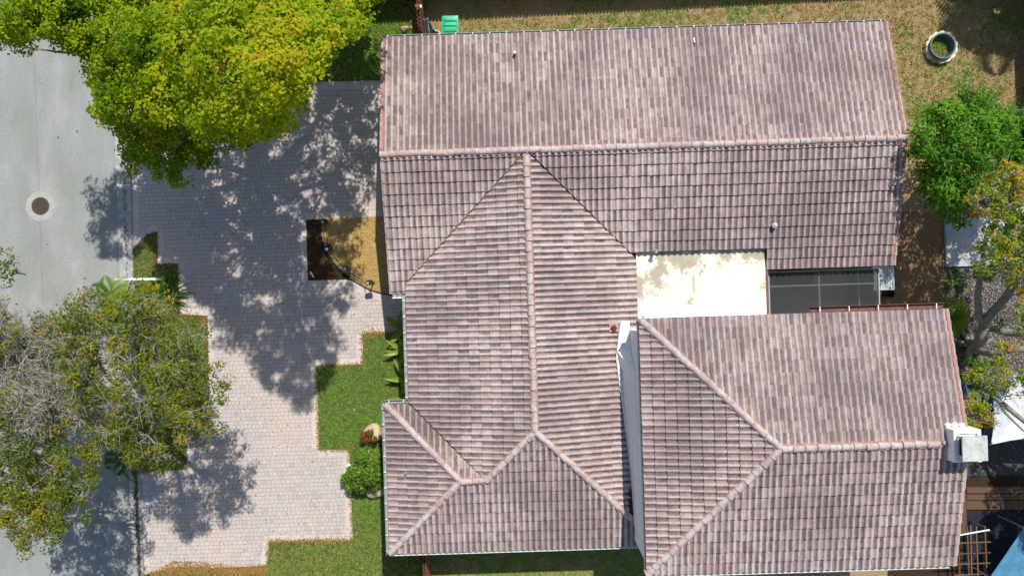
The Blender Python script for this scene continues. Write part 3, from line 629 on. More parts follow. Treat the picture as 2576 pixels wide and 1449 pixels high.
def tree(name, base, lobes, mat, label, cat, group, bark, npuff, leaves, lsize, puffr, trunk_top, trunk_r=.2, outline=None, tonef=None, up=.9, twigs=0, twigmat=None, trunk_part='trunk', asp=.5, limbs=True, twigk=6, flat=.75, twr=.011):
    """lobes: (x, y, z, r) in metres"""
    t = empty(name, base, label, cat, group); B = Vector(base); TT = Vector(trunk_top)
    b = MB(); midp = (B+TT)/2+Vector((random.uniform(-.2, .2), random.uniform(-.2, .2), 0))
    b.tube([B-Vector((0, 0, .1)), B+(midp-B)*.5, midp, TT], [trunk_r*1.35, trunk_r*1.05, trunk_r*.95, trunk_r*.85], 9)
    if limbs:
        kc = max(3, min(9, len(lobes)//7)); cs = [np.array(l[:3]) for l in random.sample(lobes, min(kc, len(lobes)))]; LP = np.array([l[:3] for l in lobes])
        for _ in range(6):
            ai = np.argmin(((LP[:, None]-np.array(cs)[None])**2).sum(2), 1); cs = [LP[ai == i].mean(0) if (ai == i).any() else cs[i] for i in range(len(cs))]
        for i, c0 in enumerate(cs):
            Q0 = Vector(c0); Q0.z -= .8; m1 = TT.lerp(Q0, .5)+Vector((random.uniform(-.3, .3), random.uniform(-.3, .3), .25)); b.tube([TT, m1, Q0], [trunk_r*.6, trunk_r*.42, trunk_r*.26], 6, cap=False)
            for q in LP[ai == i]:
                Q = Vector(q); Q.z -= .15; m2 = Q0.lerp(Q, .5)+Vector((random.uniform(-.15, .15), random.uniform(-.15, .15), random.uniform(-.1, .1))); b.tube([m1.lerp(Q0, .7), m2, Q], [trunk_r*.2, trunk_r*.13, .012], 5, cap=False)
    b.build(trunk_part, bark, t, smooth=True).location = (0, 0, 0)
    me = t.children[0].data if False else None
    tr = [o for o in bpy.data.objects if o.parent == t][0]
    for vtx in tr.data.vertices: vtx.co -= B
    P_, N_, Tn, tw = [], [], [], MB()
    for (x, y, z, r) in lobes:
        k = max(1, int(npuff*(r**2)))
        dirs = rng.normal(size=(k, 3)); dirs[:, 2] = np.abs(dirs[:, 2])*1.0-.25; dirs /= np.linalg.norm(dirs, axis=1, keepdims=True)
        lt = rng.normal(0, .13)
        for dv in dirs:
            c = np.array([x, y, z])+dv*r*np.array([1, 1, flat])*rng.uniform(.75, 1.05)
            if outline is not None:
                kk = FPX/(CH-c[2]); u, v = 1288+c[0]*kk, 724.5-c[1]*kk
                if not inpoly(np.array([u+rng.normal(0, 7)]), np.array([v+rng.normal(0, 7)]), outline)[0]: continue
            m_ = max(3, int(leaves*rng.uniform(.6, 1.3))); q = rng.normal(size=(m_, 3)); q /= np.linalg.norm(q, axis=1, keepdims=True)
            rr = puffr*rng.uniform(.75, 1.25)*rng.uniform(.35, 1, size=(m_, 1))**.5; pp = c+q*rr*np.array([1, 1, .7])
            P_.append(pp); nn = q*.55+dv*.3+rng.normal(0, .45, size=(m_, 3)); nn[:, 2] += up; N_.append(nn)
            Tn.append(np.full(m_, rng.normal(0, .13)+lt)+rng.normal(0, .16, m_)+(tonef(c) if tonef else .5))
            if twigs and rng.random() < twigs:
                Q = Vector((x, y, z-.2*r)); C_ = Vector(c); mm = Q.lerp(C_, .5)+Vector(rng.normal(0, .08, 3)); tw.tube([Q, mm, C_], [twr*1.5, twr, twr*.5], 3, cap=False)
                for _ in range(twigk):
                    st = mm.lerp(C_, random.random()); dd = (Vector(rng.normal(0, 1, 3))+Vector(dv)*.9).normalized()*random.uniform(.2, .5); dd.z = abs(dd.z)*.5
                    m2 = st+dd*.5+Vector(rng.normal(0, .03, 3)); tw.tube([st, m2, st+dd], [twr*.9, twr*.6, twr*.35], 3, cap=False)
                    st2 = m2; dd2 = (dd.normalized()+Vector(rng.normal(0, .7, 3))).normalized()*.18; tw.tube([st2, st2+dd2], [twr*.5, twr*.3], 3, cap=False)
    if P_ and leaves > 0:
        pos = np.concatenate(P_)-np.array(base); leafmesh('crown', pos, np.concatenate(N_), rng.uniform(.7, 1.25, len(pos))*lsize, np.concatenate(Tn), mat, t, asp=asp)
    if tw.v:
        o = tw.build('twigs', twigmat or bark, t)
        co_ = np.zeros(len(o.data.vertices)*3); o.data.vertices.foreach_get('co', co_); co_ = (co_.reshape(-1, 3)-np.array(base)).ravel(); o.data.vertices.foreach_set('co', co_)
    return t
def scatter_lobes(outline, zf, n, rmin, rmax, dmin, seed, inset=26):
    r = np.random.default_rng(seed); us = [p[0] for p in outline]; vs = [p[1] for p in outline]; res = []; tries = 0
    while len(res) < n and tries < 40000:
        tries += 1; u, v = r.uniform(min(us), max(us)), r.uniform(min(vs), max(vs))
        if not all(inpoly(np.array([u+a]), np.array([v+b_]), outline)[0] for a, b_ in ((inset, 0), (-inset, 0), (0, inset), (0, -inset))): continue
        z = zf(u, v)+r.uniform(-.8, .8); x, y, _ = P(u, v, z)
        if any((x-a)**2+(y-b_)**2+((z-c)*.7)**2 < dmin**2 for a, b_, c, _ in res): continue
        res.append((x, y, z, r.uniform(rmin, rmax)))
    return res
# big yellow-green tree over the driveway
O1 = [(-15, -45), (150, -60), (330, -250), (900, -330), (985, -120), (965, -20), (930, 25), (925, 80), (850, 95), (835, 150), (812, 200), (770, 215), (765, 265), (700, 255), (745, 330), (690, 335), (620, 320), (600, 300), (560, 340), (470, 345), (430, 330), (395, 330), (330, 290), (310, 315), (225, 295), (222, 265), (240, 240), (215, 190), (230, 165), (215, 135), (160, 125), (120, 100), (70, 110), (30, 145), (0, 130), (-15, 125)]
zf1 = lambda u, v: 5.9+1.9*math.exp(-((u-30)/140)**2)+6.4*math.exp(-((u-660)/290)**2-((v-190)/210)**2)
L1 = scatter_lobes(O1, zf1, 175, .4, .85, .8, 3, 26)
O1b = [(300, 300), (430, 320), (600, 310), (740, 300), (740, 345), (690, 335), (640, 350), (600, 395), (530, 420), (490, 400), (485, 440), (440, 480), (420, 440), (380, 445), (335, 455), (300, 380)]
L1f = scatter_lobes([(215, 130), (420, 160), (470, 335), (330, 300), (300, 325), (222, 300)], lambda u, v: 5.2, 14, .5, .75, .6, 16, 8)
L1g = [(*P(u, v, 7.0), .6) for u, v in ((80, 70), (130, 60), (180, 80), (215, 110), (110, 20), (170, 25), (235, 60))]
L1b = scatter_lobes(O1b, lambda u, v: 3.9+.9*math.sin(u*.02)+1.2*(340-min(v, 340))/100, 24, .35, .6, .45, 5, 16)
L1d = scatter_lobes([(560, 210), (770, 200), (768, 270), (748, 345), (690, 345), (600, 320)], lambda u, v: 6.0, 12, .5, .8, .6, 6, 10)
L1e = scatter_lobes([(790, -170), (985, -170), (985, -15), (800, -15)], lambda u, v: 3.6, 8, .6, .9, .7, 8, 10)
O1c = [(215, 135), (300, 230), (300, 320), (225, 295), (215, 265), (235, 240), (213, 190), (230, 165)]
tone1 = lambda c: .42+.16*math.sin(c[0]*.9+1)*math.cos(c[1]*1.1)+.03*(c[2]-7)
OUT1 = O1[:16]+[(745, 335), (690, 340), (640, 352), (605, 395), (530, 425), (490, 402), (484, 442), (440, 484), (418, 442), (380, 450), (332, 458), (300, 385), (298, 322)]+O1[24:]
tree('shade_tree', P(600, 120), L1+L1b+L1d+L1e+L1f+L1g, M['leaf1'], 'large broad tree with bright yellow-green leaves overhanging the street and driveway at top left', 'tree', None, M['bark'], 42, 58, .115, .26, P(620, 160, 4.6), .26, OUT1, tone1, up=.75, asp=.6, flat=1.0)
# sparse olive tree at lower left
O2 = [(250, 700), (330, 730), (345, 700), (440, 745), (480, 810), (525, 830), (520, 900), (585, 930), (600, 985), (530, 1010), (560, 1050), (530, 1115), (430, 1125), (430, 1180), (385, 1190), (330, 1175), (250, 1115), (215, 1100), (180, 1000), (130, 900), (80, 850), (110, 760), (190, 740)]
zf2 = lambda u, v: 5.4+1.7*math.exp(-((u-330)/220)**2-((v-950)/260)**2)
L2 = scatter_lobes(O2, zf2, 60, .35, .7, .62, 11, 12)
B2 = P(405, 1075); T2 = P(390, 1050, 2.2)
tone2 = lambda c: .46+.14*math.sin(c[0]*1.7)*math.cos(c[1]*1.4)
tree('olive_tree', B2, L2, M['leaf2'], 'sparse tree with olive leaves and bare grey twigs between kerb and driveway at lower left', 'tree', None, M['palebark'], 36, 40, .105, .24, T2, .17, O2, tone2, up=.6, twigs=.7, twigmat=M['twig'], twigk=6, twr=.010, flat=.9)
O2b = [(-60, 1080), (60, 1085), (130, 1110), (215, 1190), (222, 1240), (180, 1260), (220, 1300), (150, 1340), (130, 1395), (60, 1390), (20, 1330), (-60, 1330)]
L2b = scatter_lobes(O2b, lambda u, v: 5.6, 24, .42, .75, .6, 12, 14)
L2b += [(*P(u, v, 5.4), rr) for u, v, rr in ((160, 1125, .45), (205, 1150, .4), (240, 1130, .35), (120, 1100, .45), (235, 1195, .3))]
O2b = [(-60, 1080), (60, 1085), (130, 1080), (260, 1105), (270, 1190), (222, 1240)]+O2b[5:]
tree('street_tree', P(-190, 1150), L2b, M['leaf2'], 'leafy olive-green tree reaching over the street in the bottom left corner', 'tree', None, M['palebark'], 42, 38, .11, .23, P(-120, 1160, 2.6), .2, O2b, tone2, up=.6, twigs=.4, twigmat=M['twig'], twigk=4, twr=.009)
O2c = [(-80, 760), (60, 770), (130, 800), (200, 880), (260, 960), (250, 1060), (120, 1100), (-80, 1100)]
L2c = scatter_lobes(O2c, lambda u, v: 5.2, 40, .45, .8, .55, 13, 12)
tree('bare_tree', P(-260, 960), L2c, M['leaf2'], 'mostly bare tree with tangled pale grey twigs over the street at the left edge', 'tree', None, M['palebark'], 50, 7, .11, .22, P(-170, 950, 2.8), .2, None, tone2, up=.6, twigs=1.0, twigmat=M['twig'], twigk=8, twr=.0125)
O2e = [(-20, 820), (60, 800), (120, 860), (190, 960), (210, 1070), (120, 1090), (-20, 1090)]
L2e = scatter_lobes(O2e, lambda u, v: 5.8, 9, .3, .5, 1.0, 14, 8)
tree('olive_tree', P(-330, 1010), L2e, M['leaf2'], 'loose tufts of olive leaves rising through the tangle of bare grey twigs', 'tree', None, M['palebark'], 34, 26, .11, .2, P(-240, 990, 3.0), .14, None, tone2, up=.6)
L2d = [(*P(u, v, 5.0), .4) for u, v in ((8, 668), (22, 690), (-10, 700), (5, 650))]
tree('young_tree', P(-150, 690), L2d, M['leaf2'], 'few olive leaves on thin stems poking in over the street at the left edge', 'tree', None, M['palebark'], 120, 6, .11, .16, P(-90, 680, 3.0), .08, None, tone2, up=.6)
# glossy green tree on the right
O3 = [(2288, 330), (2300, 285), (2330, 262), (2375, 262), (2400, 232), (2440, 240), (2480, 232), (2540, 262), (2600, 275), (2700, 300), (2700, 420), (2560, 440), (2480, 470), (2470, 520), (2430, 565), (2395, 565), (2345, 530), (2305, 470), (2310, 420), (2285, 390)]
zf3 = lambda u, v: 3.2+1.5*math.exp(-((u-2450)/130)**2-((v-380)/130)**2)
L3 = [(*P(u, v, 3.6), .6) for u, v in ((2570, 300), (2600, 350), (2620, 300), (2580, 400), (2640, 380), (2540, 430))]+scatter_lobes(O3, zf3, 60, .3, .7, .5, 21, 14)
tree('broadleaf_tree', P(2385, 415), L3, M['leaf3'], 'dense rounded tree with glossy dark green leaves beside the right gable', 'tree', None, M['bark'], 60, 26, .17, .26, P(2390, 410, 2.0), .16, O3, lambda c: .6, up=.7, asp=.34, flat=1.0)
# tree with turning leaves and pale limbs at the right edge
O4 = [(2440, 500), (2500, 440), (2560, 425), (2700, 420), (2700, 720), (2600, 690), (2545, 700), (2490, 680), (2440, 672), (2470, 610), (2515, 560), (2470, 520)]
L4 = scatter_lobes(O4, lambda u, v: 4.6, 40, .4, .7, .6, 31, 12)
O4b = [(2425, 1060), (2440, 1000), (2415, 940), (2470, 905), (2540, 910), (2640, 930), (2640, 985), (2560, 985), (2530, 1000), (2490, 1010), (2500, 1060), (2470, 1090)]
L4b = scatter_lobes(O4b, lambda u, v: 3.4, 22, .25, .45, .42, 32, 10)
base4 = P(2448, 880)
L4c = scatter_lobes([(2495, 690), (2640, 690), (2640, 930), (2520, 930), (2520, 800)], lambda u, v: 3.9, 11, .22, .4, .5, 33, 4)
O4c = [(u, v) for u, v in O4b]
t4 = tree('ficus_tree', base4, L4+L4b+L4c, M['leaf4'], 'tree with thick pale limbs and yellow, orange and green leaves at the right edge', 'tree', None, M['palebark'], 44, 30, .13, .2, P(2476, 825, 1.6), .2, None, lambda c: .55+.2*math.sin(c[0]*3+c[1]*2.3), up=.6, twigs=.5, twigmat=M['twig'], limbs=False, asp=.45)
b = MB()
def limb(pts, r0, r1):
    q = [P(*p) for p in pts]; n = len(q); b.tube([tuple(a-c for a, c in zip(p, base4)) for p in q], [r0+(r1-r0)*i/(n-1) for i in range(n)], 9)
limb([(2442, 893, 0.02), (2451, 877, .5), (2472, 849, 1.0), (2478, 808, 1.7), (2489, 795, 2.2), (2532, 746, 3.1), (2560, 697, 3.9), (2590, 640, 4.5)], .26, .09)
limb([(2476, 815, 1.6), (2462, 790, 2.1), (2459, 745, 2.7), (2467, 680, 3.4), (2480, 600, 4.2)], .15, .07)
limb([(2490, 822, 1.3), (2530, 836, 1.6), (2576, 840, 2.1), (2640, 835, 2.8)], .17, .10)
limb([(2452, 880, .6), (2470, 884, 1.0), (2505, 894, 1.5), (2540, 880, 2.0), (2600, 876, 2.6)], .17, .10)
limb([(2455, 890, .5), (2462, 935, 1.6), (2469, 969, 2.5), (2512, 1007, 3.0), (2576, 1059, 3.4), (2640, 1110, 3.8)], .13, .07)
limb([(2512, 1007, 3.0), (2530, 1040, 3.2), (2576, 1085, 3.5)], .06, .03)
for e in ((2400, 800), (2395, 850), (2420, 920), (2480, 930), (2500, 850), (2420, 760)): limb([(2450, 876, .35), ((2450+e[0])/2, (876+e[1])/2, .1), (e[0], e[1], .0)], .13, .03)
b.build('limbs', M['palebark'], t4, smooth=True)

L5 = [(*P(1288+(u-1288)*CH/(CH-6.5), 724.5+(v-724.5)*CH/(CH-6.5), 6.5), .9) for u, v in ((2600, 900), (2650, 960), (2620, 1010), (2680, 1050), (2640, 1100), (2730, 1000), (2700, 1120), (2610, 1070), (2760, 1080), (2720, 930), (2660, 1160))]
tree('yard_tree', P(2700, 1040), L5, M['leaf4'], 'leafy tree just beyond the right edge shading the timber sleepers', 'tree', None, M['palebark'], 34, 34, .16, .3, P(2690, 1035, 3.5), .16, None, lambda c: .5, up=.6)
def bush(name, base, blobs, mat, label, cat, n, size, puff=.16, tone=lambda c: .5, asp=.4, up=.6):
    """blobs: (u, v, z, r)"""
    t = empty(name, base, label, cat); Pp = []; Nn = []; Tt = []; b = MB()
    for (u, v, z, r) in blobs:
        c = np.array(P(u, v, z)); k = int(n*r*r)+8; q = rng.normal(size=(k, 3)); q[:, 2] = np.abs(q[:, 2])-.3; q /= np.linalg.norm(q, axis=1, keepdims=True)
        Pp.append(c+q*r*rng.uniform(.6, 1.05, (k, 1))); nn = q*.6+rng.normal(0, .4, (k, 3)); nn[:, 2] += up; Nn.append(nn); Tt.append(rng.normal(tone(c), .2, k))
        b.tube([(0, 0, 0), tuple((c-np.array(base))*np.array([.4, .4, .6])), tuple(c-np.array(base))], [.03, .02, .01], 5)
    b.build('stem', M['bark'], t); pos = np.concatenate(Pp)-np.array(base)
    leafmesh('foliage', pos, np.concatenate(Nn), rng.uniform(.7, 1.2, len(pos))*size, np.concatenate(Tt), mat, t, asp=asp); return t
bush('bush', P(925, 1185), [(910, 1150, .7, .3), (938, 1160, .8, .3), (900, 1190, .8, .35), (935, 1195, 1.0, .38), (880, 1200, .6, .25), (900, 1215, .7, .3), (940, 1215, .7, .28), (955, 1180, .7, .22), (925, 1140, .6, .25), (885, 1185, .7, .22), (915, 1225, .55, .22), (868, 1205, .5, .2), (880, 1225, .5, .2), (950, 1140, .6, .2)], M['leafbush'], 'rounded green leafy bush beside the white gutter and the driveway', 'bush', 3600, .12, tone=lambda c: .66)
bush('red_shrub', P(930, 1102), [(915, 1093, .5, .14), (930, 1088, .55, .16), (922, 1108, .45, .15), (940, 1104, .5, .14), (912, 1106, .4, .1)], M['leafred'], 'small shrub with red and dark green leaves in front of the pale boulder', 'shrub', 6500, .075, tone=lambda c: .47)
# plants under the west eave
def strap_plant(name, base, n, L, w, mat, label, cat, group=None, curl=.5, tone=.6, lift=.9):
    t = empty(name, base, label, cat, group); vs = []; fs = []; at = []
    for i in range(n):
        a = 2*math.pi*i/n*2.4+random.uniform(-.3, .3); el = random.uniform(.15, 1.2)*lift; l = L*random.uniform(.7, 1.15); tt = random.gauss(tone, .18)
        d = Vector((math.cos(a), math.sin(a), 0)); sd = Vector((-d.y, d.x, 0)); k = len(vs)
        for j in range(5):
            s_ = j/4; ww = w*math.sin(math.pi*min(.97, .12+s_*.86))**.8*.5; p = d*(l*s_*math.cos(el*(1-.5*s_)))+Vector((0, 0, .05+l*s_*math.sin(el)-l*curl*s_*s_))
            vs += [tuple(p-sd*ww+Vector((0, 0, .3*ww))), tuple(p), tuple(p+sd*ww+Vector((0, 0, .3*ww)))]; at += [tt]*3
        for j in range(4):
            for m_ in (0, 1): fs.append((k+3*j+m_, k+3*j+m_+1, k+3*j+m_+4, k+3*j+m_+3))
    mesh('foliage', vs, fs, mat, t, attrs={'tone': np.clip(at, 0, 1)}); b = MB(); b.tube([(0, 0, -.02), (0, 0, .12)], [.05, .03], 6); b.build('stem', M['bark'], t); return t
for (u, v, n, lb) in ((1021, 828, 12, 'broad-leaved green plant against the west gutter, nearest the paved path'), (1019, 880, 13, 'broad-leaved plant with yellowish leaves at the top corner of the front lawn'), (1026, 955, 11, 'broad-leaved plant with pale yellow leaves midway along the west gutter'), (1033, 1000, 8, 'small broad-leaved plant by the inner corner of the west gutter')):
    strap_plant('leafy_plant', (P(u, v)[0], P(u, v)[1], .02), n, .95, .2, M['leafbush'], lb, 'plant', 'plants along the west wall', curl=.35, tone=.95)
bush('conifer_shrub', P(1018, 795), [(1014, 790, .8, .16), (1008, 800, .7, .14), (1012, 812, .6, .14), (1004, 816, .5, .1)], M['leafbush'], 'feathery green shrub in the shaded corner where the path meets the house', 'shrub', 5000, .06)
def palm(name, base, h, n, L, label, mat=None, tone=.6, fan=False, cat='palm', lw=.018):
    t = empty(name, base, label, cat); b = MB(); b.tube([(0, 0, -.05), (.02, 0, h*.5), (0, 0, h)], [.09, .07, .06], 8); b.build('trunk', M['bark'], t); vs = []; fs = []; at = []
    for i in range(n):
        a = 2.4*i+random.uniform(-.2, .2); el = random.uniform(.0, .9); l = L*random.uniform(.8, 1.1); d = Vector((math.cos(a), math.sin(a), 0)); sd = Vector((-d.y, d.x, 0)); tt = random.gauss(tone, .15)
        def pt(s_): return d*(l*s_*math.cos(el))+Vector((0, 0, h+l*s_*math.sin(el)-l*.55*s_*s_))
        if fan:
            c0 = pt(.28)
            for j in range(17):
                g = (j-8)/8*1.35; dd = (d*math.cos(g)+sd*math.sin(g)); e = c0+dd*l*.62+Vector((0, 0, -.12*l)); s2 = Vector((-dd.y, dd.x, 0))*.02; k = len(vs); mid = c0.lerp(e, .5)
                vs += [tuple(c0), tuple(mid-s2), tuple(e), tuple(mid+s2)]; fs.append((k, k+1, k+2, k+3)); at += [tt]*4
            k = len(vs); vs += [(0, 0, h), tuple(c0-sd*.012), tuple(c0+sd*.012)]; fs.append((k, k+1, k+2)); at += [tt]*3
        else:
            for j in range(1, 22):
                s_ = j/22; p = pt(s_); ll = l*.32*math.sin(math.pi*(.12+.86*s_))
                for sg in (-1, 1):
                    e = p+sd*sg*ll+d*ll*.55+Vector((0, 0, -ll*.25)); mid = p.lerp(e, .5); dd = (e-p).normalized(); s2 = Vector((-dd.y, dd.x, 0))*lw; k = len(vs)
                    vs += [tuple(p), tuple(mid-s2), tuple(e), tuple(mid+s2)]; fs.append((k, k+1, k+2, k+3)); at += [tt]*4
    mesh('fronds', vs, fs, mat or M['leafpalm'], t, attrs={'tone': np.clip(at, 0, 1)}); return t
strap_plant('strap_leaf_plant', P(400, 752), 60, 1.15, .075, M['leafpalm'], 'bright green strap-leaved plant sprouting beside the white beam at the kerb', 'plant', curl=.25, tone=.4)
for o in [o for o in bpy.data.objects if o.name == 'strap_leaf_plant']: o.location = (P(365, 745, 1.6)[0], P(365, 745, 1.6)[1], 0)
palm('palm', P(372, 742), 2.6, 11, .95, 'small green palm standing among the twigs beside the white beam', tone=.75)
palm('palm', P(365, 800), 2.2, 10, 1.0, 'green palm half hidden inside the olive tree above the kerb', tone=.45)
palm('palm', P(395, 1120), 2.3, 10, .9, 'dark green palm at the lower edge of the olive tree', tone=.15)
palm('palm', P(2352, 800), 1.0, 18, 1.0, 'bright yellow-green palm at the corner of the raised roof gutter', tone=1.1, lw=.035)
strap_plant('spiky_plant', P(2392, 706), 26, .75, .05, M['leafbush'], 'dark spiky plant at the edge of the brown soil below the pale slab', 'plant', tone=.3)
# palm off the corner of the yard whose fronds shade the grass
pb = P(2576, 60); palm('tall_palm', (20.7, 14.6, 0), 5.0, 26, 3.0, 'tall palm beyond the top right corner casting feathery shade on the yard', tone=.4, lw=.055)

# ------------------------------------------------------------------ grass and litter (nobody could count it)
def scat(poly, dens, zb=.02, px=True):
    q = [P(u, v)[:2] for u, v in poly] if px else poly; xs = [p[0] for p in q]; ys = [p[1] for p in q]
    A_ = (max(xs)-min(xs))*(max(ys)-min(ys)); n = int(A_*dens); x = rng.uniform(min(xs), max(xs), n); y = rng.uniform(min(ys), max(ys), n); m_ = inpoly(x, y, q); return x[m_], y[m_]
def grass(name, poly, dens, L, tonef, label, z=.02, keep=None, excl=()):
    x, y = scat(poly, dens)
    x = x+rng.normal(0, .03, len(x)); y = y+rng.normal(0, .03, len(y))
    for e in excl:
        m_ = ~inpoly(x, y, [P(u, v)[:2] for u, v in e]); x, y = x[m_], y[m_]
    if keep is not None: k = keep(x, y) > rng.random(len(x)); x, y = x[k], y[k]
    K = 7; m_ = rng.random(len(x)) < 1.25/K; x, y = x[m_], y[m_]; tt = tonef(x, y)+rng.normal(0, .17, len(x))+.10*vnoise(x, y, 7, 9); hh = rng.uniform(.7, 1.7, len(x))
    x = np.repeat(x, K)+rng.normal(0, .035, len(x)*K); y = np.repeat(y, K)+rng.normal(0, .035, len(y)*K); tt = np.repeat(tt, K); hh = np.repeat(hh, K)
    n = len(x); th = rng.uniform(0, 2*np.pi, n); l = L*hh*rng.uniform(.6, 1.3, n); lean = rng.uniform(.3, 1.0, n); w = l*.15
    c0 = np.stack([x, y, np.full(n, z-.004)], 1); dx, dy = np.cos(th), np.sin(th); tip = c0+np.stack([dx*l*lean, dy*l*lean, l*(1.15-lean*.8)], 1); sx = np.stack([-dy*w, dx*w, 0*w], 1)
    v = np.stack([c0-sx, c0+sx, tip], 1).reshape(-1, 3); base = (float(x[0]), float(y[0]), 0) if n else (0, 0, 0)
    tn = np.clip(tt+rng.normal(0, .08, n), 0, 1)
    o = mesh(name, v, np.arange(3*n).reshape(n, 3), M['grass'], loc=base, attrs={'tone': np.repeat(tn, 3)}); tag(o, label, 'grass', kind='stuff'); return o
def edge_dist(x, y, path):
    q = [P(u, v)[:2] for u, v in path]; d = np.full(x.shape, 9.)
    for (ax, ay), (bx, by) in zip(q[:-1], q[1:]):
        l2 = (bx-ax)**2+(by-ay)**2; t = np.clip(((x-ax)*(bx-ax)+(y-ay)*(by-ay))/l2, 0, 1); d = np.minimum(d, np.hypot(x-ax-t*(bx-ax), y-ay-t*(by-ay)))
    return d
EDGEW = [(1000, 838), (912, 840), (914, 917), (797, 920), (803, 1130), (880, 1131), (888, 1358), (677, 1362), (673, 1421), (450, 1428), (356, 1450)]
yy = lambda y: np.clip((-y-9.2)/1.6, 0, 1)
grass('front_grass', LAWN_W, 1500, .055, lambda x, y: .88+.07*vnoise(x, y, 1.3, 3)-.30*np.exp(-(edge_dist(x, y, EDGEW)/.22)**2)-.28*yy(y)-.20*np.exp(-((x+5.9)**2+(y+2.3)**2)/.6), 'short green grass of the front lawn along the stepped paving edge')
YARD = [(1064, -60), (2700, -60), (2700, 430), (2290, 430), (2290, 330), (2250, 110), (1075, 130)]
FP = [P(2350, 180)[0], P(2350, 180)[1]]
yt_ = lambda x, y: .30+.26*vnoise(x, y, .9, 1)
grass('yard_grass', YARD, 900, .075, lambda x, y: np.clip(.30+.46*vnoise(x, y, .8, 1)+.16*vnoise(x, y, 4, 2), 0, 1), 'patchy dry and green grass of the back yard above the long roof', z=.004, keep=lambda x, y: np.clip(.8+.4*vnoise(x, y, .8, 1), .3, 1))
grass('side_grass', [(740, -60), (1063, -60), (1062, 94), (1085, 94), (1085, 199), (765, 205)], 1500, .07, lambda x, y: .70+.22*vnoise(x, y, 1.2, 5)-.3*np.clip((x+4.6)/.7, 0, 1), 'bright green grass between the big tree and the picket fence', z=.016)
grass('island_grass', ISLAND, 900, .06, lambda x, y: .62+.15*vnoise(x, y, 2, 5), 'dark green grass on the kerbside island', z=.022)
grass('lower_grass', [(1085, 1330), (1640, 1320), (1640, 1500), (1085, 1520)], 1300, .07, lambda x, y: .70+.14*vnoise(x, y, 1.6, 4), 'bright green grass strip below the south eave', z=.004)
def litter(name, pts, label, z=.03, size=.055, tone=.6):
    pts = np.asarray(pts); n = len(pts); nn = rng.normal(0, .25, (n, 3)); nn[:, 2] = 1
    p3 = np.column_stack([pts, np.full(n, z)+rng.uniform(0, .012, n)]) if pts.shape[1] == 2 else pts
    base = p3[0].copy(); o = leafmesh(name, p3-base, nn, rng.uniform(.6, 1.3, n)*size, rng.normal(tone, .25, n), M['litter'], asp=.6, droop=.05); o.location = base; tag(o, label, 'dead leaves', kind='stuff')
def along(path, dens, spread, off=0.0):
    q = [P(u, v)[:2] for u, v in path]; out = []
    for (ax, ay), (bx, by) in zip(q[:-1], q[1:]):
        L = math.hypot(bx-ax, by-ay); n = int(L*dens); t = rng.random(n); e = np.abs(rng.normal(0, spread, n))*-1+off; nx, ny = -(by-ay)/L, (bx-ax)/L
        out.append(np.column_stack([ax+(bx-ax)*t+nx*-e, ay+(by-ay)*t+ny*-e]))
    return np.concatenate(out)
EL = [(356, 1450), (450, 1428), (560, 1432), (673, 1424), (677, 1362), (888, 1358), (880, 1131), (803, 1130), (797, 920), (914, 917), (912, 840), (1000, 838)]
litter('lawn_edge_leaves', np.concatenate([along(EL, 75, .05), along([(677, 1364), (888, 1360)], 130, .10), along([(912, 842), (1000, 840)], 130, .14), along([(673, 1426), (560, 1432)], 500, .14)]), 'orange dead leaves lining the stepped edge of the front lawn')
x, y = scat([(352, 1449), (375, 1440), (440, 1408), (500, 1412), (560, 1416), (600, 1425), (670, 1428), (670, 1500), (352, 1520)], 900)
litter('leaf_pile', np.column_stack([x, y]), 'drift of orange-brown dead leaves at the bottom edge of the driveway', z=.035)
pts = []
for v in np.concatenate([rng.uniform(1185, 1449, 1100), rng.uniform(330, 700, 260)]):
    xm_ = np.interp(v, cv, [c[1] for c in CURB])+2; pts.append(P(xm_+rng.normal(0, 2.6 if v > 1000 else 1.8), v)[:2])
litter('curb_leaves', np.array(pts), 'brown dead leaves collected in the hollow of the kerb', z=.035, tone=.05)
x, y = scat([(340, 630), (398, 584), (400, 664), (449, 664), (524, 795), (527, 1010), (350, 1180)], 40); e = along([(526, 1010), (522, 795), (453, 790), (447, 664), (397, 664), (395, 584), (372, 590), (336, 628)], 160, .05)
litter('island_leaves', np.concatenate([np.column_stack([x, y]), e]), 'reddish dead leaves along the edge of the kerbside island', z=.04, tone=.3)
x, y = scat([(330, 215), (950, 210), (900, 820), (800, 1400), (380, 1430), (352, 1200), (530, 1100), (450, 700)], 9); litter('driveway_leaves', np.column_stack([x, y]), 'small dark dead leaves strewn over the driveway', z=.022, size=.05, tone=-.2)
x, y = scat([(770, 553), (806, 553), (812, 612), (843, 665), (868, 703), (775, 706)], 500); litter('mulch_leaves', np.column_stack([x, y]), 'reddish dead leaves on the dark mulch bed', z=.03, size=.05, tone=-.05)
x, y = scat([(2378, 670), (2700, 640), (2700, 1080), (2400, 1090), (2376, 800)], 420)
def chipm(name, x, y, label):
    n = len(x); nn = rng.normal(0, .3, (n, 3)); nn[:, 2] = 1; p3 = np.column_stack([x, y, rng.uniform(.012, .03, n)]); base = p3[0].copy()
    o = leafmesh(name, p3-base, nn, rng.uniform(.05, .13, n), rng.random(n), M['chipleaf'], asp=.3, droop=0); o.location = base; tag(o, label, 'wood chips', kind='stuff')
M['chipleaf'] = leafmat('wood_chip', [(0, (.04, .035, .03)), (.5, (.18, .17, .16)), (1, (.46, .46, .46))], .0, .9)
chipm('wood_chips', x, y, 'grey and white wood chips around the pale-limbed tree')
x, y = scat([(2378, 600), (2700, 600), (2700, 1190), (2430, 1190), (2376, 800)], 60); litter('garden_leaves', np.column_stack([x, y]), 'brown and orange dead leaves over the wood chips at the right edge', z=.035, size=.09, tone=.35)
